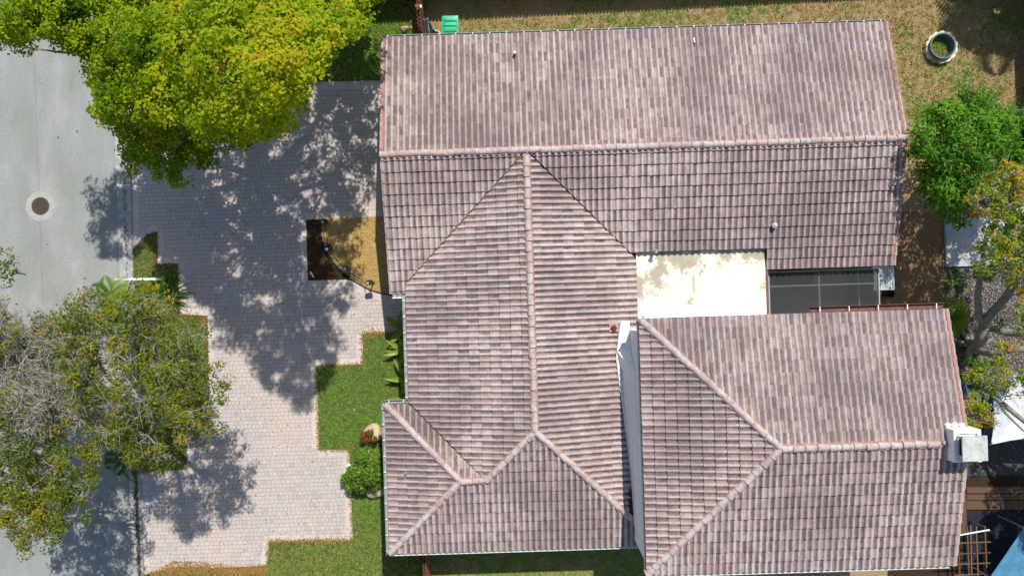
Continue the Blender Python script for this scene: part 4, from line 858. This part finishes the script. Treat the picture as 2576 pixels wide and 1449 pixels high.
x, y = scat([(2255, 545), (2376, 545), (2372, 760), (2255, 760)], 14); litter('soil_leaves', np.column_stack([x, y]), 'scattered pale dead leaves on the brown soil beside the gable', z=.02, size=.07, tone=.7)
# debris caught in the valleys of the tiled roofs
pts = []
c_, s_ = math.cos(YAW), math.sin(YAW)
def valley(A, B, n, sp):
    for _ in range(n):
        t = random.random(); x = A[0]+(B[0]-A[0])*t+random.gauss(0, sp); y = A[1]+(B[1]-A[1])*t+random.gauss(0, sp); z = A[2]+(B[2]-A[2])*t+.05+random.random()*.03; pts.append((x*c_-y*s_, x*s_+y*c_, z))
valley((.5, 4.6, 3.77), (-3.86, .25, 2.74), 620, .028); valley((.8, 4.6, 3.77), (4.4, .98, 2.91), 230, .022); valley((-3.88, -4.05, 2.75), (-1.15, -6.74, 3.37), 260, .025)
for _ in range(240): # single leaves caught on the western end of the tiles
    x = -4.2+abs(random.gauss(0, 2.6)); y = random.uniform(4.9, 9.0); y2 = 9.2-round((9.2-y)/CRS)*CRS
    if x < 2: pts.append((x*c_-y2*s_, x*s_+y2*c_, zU(y2)+.075))
litter('roof_leaves', np.array(pts), 'orange dead leaves caught in the roof valleys', size=.045, tone=.65)

# ------------------------------------------------------------------ things on the ground
def at(u, v, z=0): return P(u, v, z)
# manhole
mh = empty('manhole_cover', (at(102, 519)[0], at(102, 519)[1], .004), 'round rusty manhole cover in a pale concrete collar set in the street', 'manhole cover')
b = MB(); n = 48; R0, R1 = .36, .60
vs = [(r*math.cos(2*math.pi*k/n), r*math.sin(2*math.pi*k/n), z) for r, z in ((R1, 0), (R1, .006), (R0, .008)) for k in range(n)]
b.add(vs, [(i*n+k, i*n+(k+1) % n, (i+1)*n+(k+1) % n, (i+1)*n+k) for i in range(2) for k in range(n)]); b.build('collar', M['ring'], mh)
b = MB(); b.lathe([(.36, -.002), (.355, .010), (.30, .012), (.29, .004), (.0001, .004)], (0, 0, 0), 40)
for i in range(-6, 7):
    for j in range(-6, 7):
        if math.hypot(i, j)*.044 < .28: b.box(i*.044-.013, i*.044+.013, j*.044-.013, j*.044+.013, .004, .014)
b.build('lid', M['iron'], mh)
# white beam across the kerb
g = empty('white_beam', (at(335, 712)[0], at(335, 712)[1], 0), 'long white painted beam on short posts spanning the kerb', 'beam')
b = MB(); A_ = Vector(at(290, 703, .9)); B_ = Vector(at(392, 702, .9)); o0 = Vector(g.location); b.beam(A_-o0, B_-o0, .085, .08); b.build('rail', M['white'], g)
b = MB(); b.beam(A_-o0+Vector((.1, 0, -.03)), A_-o0+Vector((.5, -.05, -.03)), .05, .04)
for t in (.12, .88): p = A_.lerp(B_, t)-o0; b.beam((p.x, p.y, 0), (p.x, p.y, p.z-.05), .08, .08)
b.build('post', M['white'], g)
# garden lights
def glight(u, v, h, label, tilt):
    x, y, _ = at(u, v, h); g = empty('garden_light', (x, y, .02), label, 'garden light', 'black garden lights along the gravel bed', rz=tilt)
    b = MB(); b.tube([(0, 0, 0), (0, 0, h-.08)], .028, 8); b.lathe([(.07, 0), (.07, .02), (.03, .04)], (0, 0, 0), 12); b.build('post', M['dark'], g)
    b = MB(); b.box(-.14, .14, -.085, .085, h-.09, h); b.box(-.10, .10, .085, .12, h-.07, h-.02); b.build('lamp_head', M['dark'], g)
    b = MB(); b.box(-.12, -.02, -.05, .05, h, h+.008); b.build('lens', M['metal'], g); return g
glight(816, 559, .35, 'black garden light in the shaded top corner of the mulch bed', 0); glight(826, 624, .35, 'black garden light on the gravel edge, second from the top', .6)
glight(872, 678, .4, 'black garden light with a pale lens on the gravel edge, third from the top', -.6); glight(929, 712, .80, 'tallest black garden light casting a long shadow over the bottom of the gravel bed', .15)
def path_tube(name, pts, r, mat, label, cat):
    q = [Vector(at(*p)) for p in pts]; base = q[0].copy(); b = MB(); b.tube([p-base for p in q], r, 6); o = b.build(name, mat); o.location = base; tag(o, label, cat); return o
path_tube('bed_edging', [(u, v, .05) for u, v in arc], .022, M['dark'], 'thin black curved edging between mulch bed and tan gravel', 'edging')
path_tube('cable', [(816, 565, .04), (822, 590, .04), (824, 622, .04), (845, 652, .04), (870, 680, .04), (900, 698, .04), (925, 716, .05)], .011, M['dark'], 'black cable joining the garden lights across the gravel', 'cable')
path_tube('cable', [(866, 690, .04), (885, 697, .05), (905, 708, .05), (915, 722, .04), (920, 735, .03)], .011, M['dark'], 'loose looping black cable end beside the tallest garden light', 'cable')
path_tube('white_pipe', [(781, 684, .05), (785, 690, .05), (789, 698, .05)], .035, M['white'], 'short white pipe lying on the dark mulch bed', 'pipe')
# wheelie bin
x0, y0, _ = at(1112, 40, 1.05); x1, y1, _ = at(1153, 83, 1.05); bx, by = (x0+x1)/2, (y0+y1)/2
g = empty('wheelie_bin', (bx, by, .004), 'green wheelie bin with a ribbed lid on the dry grass by the long roof', 'bin', rz=math.radians(1)); hx, hy = (x1-x0)/2, (y0-y1)/2
def frustum(b, x0, x1, y0, y1, z0, z1, k, oy=0): b.add([(x0*k, y0*k+oy, z0), (x1*k, y0*k+oy, z0), (x1*k, y1*k+oy, z0), (x0*k, y1*k+oy, z0), (x0, y0, z1), (x1, y0, z1), (x1, y1, z1), (x0, y1, z1)], [(3, 2, 1, 0), (4, 5, 6, 7), (0, 1, 5, 4), (1, 2, 6, 5), (2, 3, 7, 6), (3, 0, 4, 7)])
b = MB(); frustum(b, -hx*.93, hx*.93, -hy*.93, hy*.9, .06, .98, .78); b.box(-hx*.97, hx*.97, -hy*.97, hy*.95, .95, 1.0); b.build('body', M['greenbin'], g)
b = MB(); nx_, ny_ = 12, 24; vs = []
for j in range(ny_+1):
    for i in range(nx_+1):
        a_ = -1+2*i/nx_; c2 = -1+2*j/ny_; cut = max(0, abs(a_)-.86)*max(0, c2-.86)*20; z = 1.035+.035*(1-a_**4)*(1-c2**4)
        for (y_, hw) in ((-.62, .22), (-.05, .20), (.50, .16)):
            if abs(c2-y_) < hw and abs(a_) < .78: z += .022
        z -= .02 if abs(c2+.34) < .05 or abs(c2-.24) < .05 else 0
        vs.append((a_*hx*(1-.06*max(0, c2)-cut*.1), c2*hy, z))
fs = [(j*(nx_+1)+i, j*(nx_+1)+i+1, (j+1)*(nx_+1)+i+1, (j+1)*(nx_+1)+i) for j in range(ny_) for i in range(nx_)]
b.add(vs, fs); b.box(-hx, hx, -hy, -hy+.02, .99, 1.035); b.box(-hx, hx, hy-.02, hy, .99, 1.035); b.box(-hx, -hx+.02, -hy+.02, hy-.02, .99, 1.035); b.box(hx-.02, hx, -hy+.02, hy-.02, .99, 1.035); b.build('lid', M['greenbin'], g)
b = MB(); b.tube([(-hx*.8, -hy-.09, .96), (hx*.8, -hy-.09, .96)], .02, 8)
for s_2 in (-.8, -.0, .8): b.beam((hx*s_2, -hy+.02, .96), (hx*s_2, -hy-.09, .96), .03, .03)
b.build('handle', M['greenbin'], g)
for s_2 in (-1, 1): b = MB(); b.tube([(s_2*hx*.80, -hy*.75, .11), (s_2*hx*.98, -hy*.75, .11)], .11, 16); b.build('wheel', M['dark'], g)
# fences
def fence(name, A, B, h, label, gate=False, tone=0):
    """picket fence with dog-eared boards on both sides of the rails"""
    A = Vector((*A, 0)); B = Vector((*B, 0)); g = empty(name, A, label, 'fence'); d = B-A; L = d.length; d.normalize(); n = Vector((-d.y, d.x, 0)); b = MB(); k = int(L/.14)
    for i in range(k):
        for sg, ph in ((1, 0), (-1, .5)):
            s_ = (i+.5+ph*.9)*L/k
            if s_+.05 > L: continue
            hh = h+random.uniform(-.012, .012); p = d*s_+n*.045*sg; w = .055; q = [(-w, 0.03), (w, .03), (w, hh-.05), (w*.5, hh), (-w*.5, hh), (-w, hh-.05)]; tn = random.uniform(0, .5)
            vs = [tuple(p+d*a_+n*t_+Vector((0, 0, z))) for t_ in (-.009, .009) for a_, z in q]; b.add(vs, [tuple(range(6))[::-1], tuple(range(6, 12))]+[(j, (j+1) % 6, 6+(j+1) % 6, 6+j) for j in range(6)], tn)
    b.build('pickets', M['fence'], g)
    b = MB()
    for z in (.35, h*.55, h-.3): b.beam(Vector((0, 0, z)), d*L+Vector((0, 0, z)), .06, .09)
    b.build('rail', M['fence'], g)
    for i in range(int(L/2.4)+1):
        p = d*min(L, i*2.4+.05); b = MB(); b.beam(p+Vector((0, 0, 0)), p+Vector((0, 0, h+.04)), .09, .09); b.build('post', M['fence'], g)
    return g
f1 = fence('picket_fence', at(1064, -40)[:2], at(1066, 62)[:2], 1.8, 'brown picket fence running down to the house near the green bin')
f1b = fence('picket_gate', at(1066, 64)[:2], at(1069, 112)[:2], 1.8, 'brown picket gate between the fence post and the long roof')
b = MB(); b.box(-.09, .09, -.03, .09, 1.72, 1.86); b.build('post_cap', M['fence'], f1b); b = MB(); b.box(.06, .16, -.04, .07, 1.70, 1.84); b.build('hinge', M['metal'], f1b)
fence('boundary_fence', at(600, 0)[:2], at(2990, -118)[:2], 1.83, 'long picket fence beyond the yard grass whose toothed shadow edges the top')
fence('side_fence', at(2577, -140)[:2], at(2585, 268)[:2], 1.83, 'picket fence along the right side of the yard casting a dark brown shadow')
fence('lower_fence', at(1080, 1345)[:2], at(1084, 1580)[:2], 1.7, 'short picket fence standing in shadow below the south eave')
# fire ring
cx, cy, _ = at(2366, 121, .1); g = empty('fire_ring', (cx, cy, .004), 'round fire pit of scalloped pale pavers around a blue-grey steel ring', 'fire pit')
n = 14
for i in range(n):
    a0 = 2*math.pi*i/n; b = MB(); pts = []
    for k in range(7): t = a0+(k/6)*2*math.pi/n*.96; rr = .60+.05*math.sin(math.pi*k/6); pts.append((rr*math.cos(t), rr*math.sin(t)))
    for k in range(6, -1, -1): t = a0+(k/6)*2*math.pi/n*.96; pts.append((.46*math.cos(t), .46*math.sin(t)))
    b.poly(pts, 0, .20+random.uniform(-.008, .008)); nm = M['paver_red'] if ('paver_red' in M and i == 9) else None
    if i == 9 and nm is None: M['paver_red'] = simple('terracotta_block', (.55, .27, .14), .9, .2, 8); nm = M['paver_red']
    if 'blockpale' not in M: M['blockpale'] = simple('cream_block', (.60, .55, .40), .9, .18, 7, bump=.3)
    b.build('paver_block', nm or M['blockpale'], g)
px_, py_, _ = at(2372, 116, .34); dx_, dy_ = px_-cx, py_-cy
b = MB(); b.lathe([(.49, .02), (.505, .34), (.515, .36), (.47, .36), (.455, .34), (.445, .02)], (dx_, dy_, 0), 48); b.f.pop(); b.build('metal_ring', M['steelblue'], g, smooth=False)
grass('ring_grass', [(2366+27*math.cos(t), 121+27*math.sin(t)) for t in np.linspace(0, 6.28, 16)[:-1]], 900, .08, lambda x, y: .62+0*x, 'tuft of green grass growing inside the fire ring', z=.01)
# rocks
def rock(name, u, v, sx, sy, sz, mat, label, seed):
    r = random.Random(seed); x, y, _ = at(u, v, sz*.5); n, m_ = 16, 8; vs = []; ph = [r.uniform(0, 6) for _ in range(6)]
    for j in range(m_+1):
        el = math.pi/2*j/m_*1.0
        for i in range(n):
            a = 2*math.pi*i/n; k = 1+.13*math.sin(2*a+ph[0])+.09*math.sin(3*a+ph[1]+el*2)+.05*math.sin(5*a+ph[2]+3*el)+r.uniform(-.03, .03); c = math.cos(el)**.6
            vs.append((sx*k*c*math.cos(a), sy*k*c*math.sin(a), sz*math.sin(el)*(1+.08*math.sin(2*a+ph[3]))))
    fs = [(j*n+i, j*n+(i+1) % n, (j+1)*n+(i+1) % n, (j+1)*n+i) for j in range(m_) for i in range(n)]
    o = mesh(name, vs, fs, mat, smooth=True); o.location = (x, y, -.01); tag(o, label, 'rock')
rock('rock', 1018, 73, .17, .14, .22, M['rock'], 'larger tan rock on the grass left of the picket gate', 1); rock('rock', 1035, 70, .075, .08, .12, M['rock'], 'smaller brown rock against the foot of the picket gate', 2)
rock('boulder', 937, 1090, .36, .40, .45, M['boulder'], 'pale curved boulder behind the red shrub on the front lawn', 3); rock('boulder', 942, 1238, .34, .30, .32, M['boulder'], 'pale boulder in the shade below the green bush', 4)
# lawn sprinkler, white spot light, clutter by the gate
b = MB(); b.lathe([(.045, 0), (.045, .03), (.015, .05)], (0, 0, 0), 12); o = b.build('sprinkler', M['metal']); o.location = (*at(891, 1031)[:2], .02); tag(o, 'small metal sprinkler head in the middle of the front lawn', 'sprinkler')
g = empty('path_light', (*at(882, 1166)[:2], .02), 'small white path light at the driveway edge beside the green bush', 'path light'); b = MB(); b.tube([(0, 0, 0), (0, 0, .3)], .015, 6); b.build('post', M['dark'], g); b = MB(); b.lathe([(.07, .26), (.08, .30), (.05, .36), (.01, .38)], (0, 0, 0), 14); b.build('shade', M['white'], g, smooth=True)
g = empty('folded_chair', (*at(1075, 88)[:2], .0), 'folded blue-grey camping chair leaning by the picket gate', 'chair')
b = MB(); b.add([(-.12, -.35, .05), (.08, -.35, .05), (.10, .25, .9), (-.10, .25, .9), (-.12, -.31, .03), (.08, -.31, .03), (.10, .30, .86), (-.10, .30, .86)], [(0, 1, 2, 3), (7, 6, 5, 4), (0, 4, 5, 1), (1, 5, 6, 2), (2, 6, 7, 3), (3, 7, 4, 0)]); b.build('seat', M['grate'], g)
b = MB(); b.tube([(.11, -.4, .03), (.16, .1, .55), (.13, .3, .95)], .03, 6); b.tube([(-.02, -.4, .1), (-.02, .26, .95)], .014, 6); b.build('frame', M['metal'], g)
b = MB(); b.tube([(.18, -.3, .05), (.22, .05, .5), (.18, .2, .75)], [.05, .07, .04], 8); b.build('armrest', M['blueplastic'], g)
b = MB(); n = 28
b.tube([(.20*math.cos(2*math.pi*k/n), .20*math.sin(2*math.pi*k/n), .05+.02*math.sin(k)) for k in range(n+1)], .022, 8)
b.tube([(.17*math.cos(2*math.pi*k/n), .17*math.sin(2*math.pi*k/n)+.02, .09+.02*math.sin(k+1)) for k in range(n-5)], .02, 8)
o = b.build('hose_coil', M['cricket'], smooth=True); o.location = (*at(1097, 92)[:2], .01); tag(o, 'coiled pale hose on the ground between the folded chair and the green bin', 'hose')
# tub beside the chair
b = MB(); b.lathe([(.10, 0), (.13, .25), (.14, .26), (.12, .26), (.10, .03), (.0001, .03)], (0, 0, 0), 20); o = b.build('bucket', M['dark']); o.location = (*at(1088, 88)[:2], .004); tag(o, 'small black bucket in front of the coiled hose', 'bucket')
b = MB(); b.box(-.18, .18, -.12, .12, 0, .3); b.box(-.15, .15, -.09, .09, .3, .33); b.tube([(-.2, .13, .15), (.2, .13, .15)], .02, 6); o = b.build('utility_box', M['dark']); o.location = (*at(1408, 101)[:2], 0); tag(o, 'small black utility box poking out from under the long roof edge', 'box')

# right side: slab, storage shed, canopies, timber
slab = MB(); q = [P(*p, .12)[:2] for p in ((2378, 520), (2640, 500), (2640, 640), (2530, 660), (2520, 668), (2382, 671))]; slab.poly(q, 0, .12); o = slab.build('concrete_slab', M['slab'], loc=(*q[5], 0)); o['kind'] = 'structure'
x0, y0 = loc(2197, 671, 1.75); x1, y1 = loc(2252, 729, 1.75)
g = empty('storage_shed', ((x0+x1)/2*c_-(y0+y1)/2*s_ if False else 0, 0, 0), 'pale grey corrugated storage shed at the end of the screened patio', 'shed')
wx, wy = P(2224, 700, 1.75)[:2]; g.location = (wx, wy, 0); g.rotation_euler.z = YAW; hw, hd = (x1-x0)/2, (y0-y1)/2
b = MB(); b.box(-hw*.93, hw*.93, -hd*.93, hd*.93, 0, 1.66); b.build('body', M['shed'], g)
b = MB(); nr = 9
for i in range(nr):
    xa = -hw+2*hw*i/nr; xb = xa+2*hw/nr; b.box(xa, xb-.012, -hd, hd, 1.66, 1.75+(0.006 if i % 2 else 0)); b.box(xb-.012, xb, -hd, hd, 1.66, 1.725)
b.build('roof', M['shed'], g); b = MB(); b.box(-hw*.4, -.02, -hd*.93-.03, -hd*.93, .1, 1.55); b.box(.02, hw*.4, -hd*.93-.03, -hd*.93, .1, 1.55); b.build('door', M['dark'], g)
b = MB(); b.lathe([(.14, 0), (.17, .42), (.18, .43), (.15, .43), (.13, .05), (.0001, .05)], (0, 0, 0), 18); o = b.build('bucket', M['dark']); o.location = (*at(2226, 738)[:2], .006); tag(o, 'black bucket on the brown soil below the storage shed', 'bucket')
# patio furniture under the screen
g = empty('patio_table', (*at(2150, 765)[:2], .03), 'patio table seen through the dark insect screen', 'table'); b = MB(); b.box(-.55, .55, -.35, .35, .70, .74); b.build('table_top', M['timber'], g)
for sx in (-1, 1):
    for sy in (-1, 1): b = MB(); b.box(sx*.5-.03, sx*.5+.03, sy*.3-.03, sy*.3+.03, 0, .7); b.build('leg', M['timber'], g)
g = empty('garden_bench', (*at(1990, 700)[:2], .03), 'slatted bench seen dimly through the dark insect screen', 'bench'); b = MB()
for i in range(5): b.box(-.7, .7, -.25+i*.1, -.17+i*.1, .42, .45)
b.build('seat', M['timber'], g)
for sx in (-.6, .6): b = MB(); b.box(sx-.03, sx+.03, -.25, .22, 0, .42); b.build('leg', M['timber'], g)
def canopy(name, pts, mat, label, poles, sag=.12):
    q = [Vector(P(*p)) for p in pts]; c = sum(q, Vector())/len(q); base = (c.x, c.y, 0); g = empty(name, base, label, 'canopy'); B = Vector(base); vs = []; fs = []; n = len(q); R = 7
    for i in range(n):
        for r_ in range(R): vs.append(tuple(c.lerp(q[i], (r_+1)/R)-B-Vector((0, 0, sag*(1-((r_+1)/R)**2)))))
    # finer ring interpolation
    vs = []; m_ = 5
    ring = [q[i].lerp(q[(i+1) % n], k/m_) for i in range(n) for k in range(m_)]; N = len(ring)
    for r_ in range(1, R+1):
        for p in ring: s_ = r_/R; w_ = c.lerp(p, s_)-B-Vector((0, 0, sag*(1-s_*s_)+.02*math.sin(p.x*7+r_)*(s_ < .95))); vs.append(tuple(w_))
    vs.append(tuple(c-B-Vector((0, 0, sag)))); k0 = len(vs)-1
    for r_ in range(R-1):
        for i in range(N): fs.append((r_*N+i, (r_+1)*N+i, (r_+1)*N+(i+1) % N, r_*N+(i+1) % N))
    fs += [(k0, i, (i+1) % N) for i in range(N)]
    nv = len(vs); vs += [(x, y, z-.012) for x, y, z in vs]; fs += [tuple(i+nv for i in f)[::-1] for f in fs]
    mesh('cloth', vs, fs, mat, g, smooth=True)
    for i in poles: p = q[i]-B; b = MB(); b.tube([(p.x, p.y, 0), (p.x, p.y, p.z+.01)], .025, 8); b.build('pole', M['metal'], g)
canopy('shade_canopy', [(2496, 945, 2.1), (2550, 938, 2.1), (2720, 930, 2.2), (2720, 1105, 2.1), (2576, 1103, 2.05), (2540, 1108, 2.05), (2493, 1118, 2.0), (2502, 1059, 2.1)], M['tarpwhite'], 'white fabric canopy under bare branches at the right edge', (0, 2, 3, 6))
canopy('tarpaulin', [(2490, 1452, 1.5), (2576, 1327, 1.5), (2760, 1290, 1.5), (2760, 1600, 1.5), (2560, 1640, 1.5)], M['tarpblue'], 'bright blue tarpaulin crossing the bottom right corner', (0, 1, 3))
sheet('ground_cloth', [(2437, 1286), (2800, 1280), (2800, 1600), (2400, 1600), (2425, 1400)], .018, M['liner'])
# timber sleepers forming steps
for i, (v0, v1, z) in enumerate(((1226, 1240, .16), (1243, 1257, .13), (1259, 1281, .10))):
    q0 = P(2432, v1, z); q1 = P(2640, v0, z); b = MB(); b.box(0, q1[0]-q0[0], 0, q1[1]-q0[1], 0, z); o = b.build('timber_sleeper', M['timber']); o.location = (q0[0], q0[1], .01)
    tag(o, ['uppermost brown timber sleeper below the dark gravel at the right edge', 'middle brown timber sleeper of the three at the right edge', 'widest and lowest timber sleeper next to the black ground cloth'][i], 'sleeper', 'timber sleepers at the right edge')
b = MB(); q0 = P(2415, 1225, .1); q1 = P(2431, 1340, .1); b.box(0, q1[0]-q0[0], 0, q1[1]-q0[1] if q1[1] > q0[1] else 0, 0, .1) if False else b.box(0, q1[0]-q0[0], q1[1]-q0[1], 0, 0, .1); o = b.build('timber_edging', M['timber']); o.location = (q0[0], q0[1], .01); tag(o, 'brown timber edging running down beside the raised roof', 'edging')
g = empty('trellis', P(2445, 1390), 'brown wooden trellis grid standing over the black ground cloth', 'trellis'); b0 = Vector(g.location); b = MB(); zz = .95
for u in (2413, 2436, 2459, 2481): b.beam(Vector(P(u-4, 1322, zz))-b0, Vector(P(u+4, 1520, zz))-b0, .045, .05, random.random()*.6)
for k, v in enumerate((1337, 1364, 1391, 1417, 1444, 1470, 1500)): b.beam(Vector(P(2400, v+2, zz+.045))-b0, Vector(P(2492, v-2, zz+.045))-b0, .035, .04, random.random()*.6)
for u in (2440, 2474): b.beam(Vector(P(u, 1322, zz-.1))-b0, Vector(P(u+5, 1520, zz-.1))-b0, .04, .09, .8)
b.build('grid', M['timber'], g)
for (u, v) in ((2415, 1330), (2480, 1330), (2418, 1510), (2485, 1510)): p = Vector(P(u, v, zz))-b0; b = MB(); b.beam((p.x, p.y, 0), (p.x, p.y, zz-.05), .06, .06); b.build('leg', M['timber'], g)
path_tube('white_pole', [(2411, 1346, 1.05), (2489, 1332, 1.05)], .028, M['white'], 'thin white pole lying across the wooden trellis', 'pole')
# clutter beneath the ficus limbs
def crate(u, v, z0, sx, sy, sz, rz, mat, label):
    g = MB(); t = .03; g.box(-sx, sx, -sy, -sy+t, 0, sz); g.box(-sx, sx, sy-t, sy, 0, sz); g.box(-sx, -sx+t, -sy+t, sy-t, 0, sz); g.box(sx-t, sx, -sy+t, sy-t, 0, sz); g.box(-sx+t, sx-t, -sy+t, sy-t, 0, t)
    g.box(-sx-.02, sx+.02, -sy-.02, -sy, sz-.05, sz); g.box(-sx-.02, sx+.02, sy, sy+.02, sz-.05, sz)
    o = g.build('crate', mat); o.location = (*at(u, v)[:2], z0); o.rotation_euler.z = rz; tag(o, label, 'crate', 'crates under the tree at the right edge')
crate(2437, 976, .01, .30, .24, .30, .1, M['blueplastic'], 'open blue crate near the raised roof edge under the tree'); crate(2500, 1010, .01, .22, .20, .3, -.2, M['blueplastic'], 'smaller blue crate beside the white canopy'); crate(2458, 1000, .01, .18, .22, .25, .3, M['grate'], 'grey crate between the two blue crates')
b = MB(); n = 24; b.tube([(.12*math.cos(2*math.pi*k/n), .12*math.sin(2*math.pi*k/n), .06) for k in range(n+1)], .028, 8); b.lathe([(.03, 0), (.03, .08)], (0, 0, 0), 8); b.beam((-.11, 0, .05), (.11, 0, .05), .02, .02); o = b.build('small_wheel', M['white']); o.location = (*at(2440, 1016)[:2], .01); tag(o, 'small pale wheel lying on the ground below the blue crate', 'wheel')
b = MB()
for i in range(4): b.box(0, 1.3, i*.12, i*.12+.09, .08, .10)
for xx in (.05, 1.15): b.box(xx, xx+.08, 0, .46, 0, .08)
o = b.build('pallet', M['timber']); o.location = (*at(2440, 940)[:2], .01); tag(o, 'weathered wooden pallet in the shade under the tree', 'pallet')
# iron bars leaning at the right gable
g = empty('metal_trellis', P(2262, 520), 'thin metal trellis standing in the shade beside the right gable', 'trellis'); b = MB()
for u in (2268, 2276, 2290): b.beam(Vector(P(u, 500, .1))-Vector(g.location), Vector(P(u, 560, .1))-Vector(g.location), .02, .02)
b.beam(Vector(P(2262, 530, .12))-Vector(g.location), Vector(P(2296, 528, .12))-Vector(g.location), .02, .02); b.build('bars', M['metal'], g)
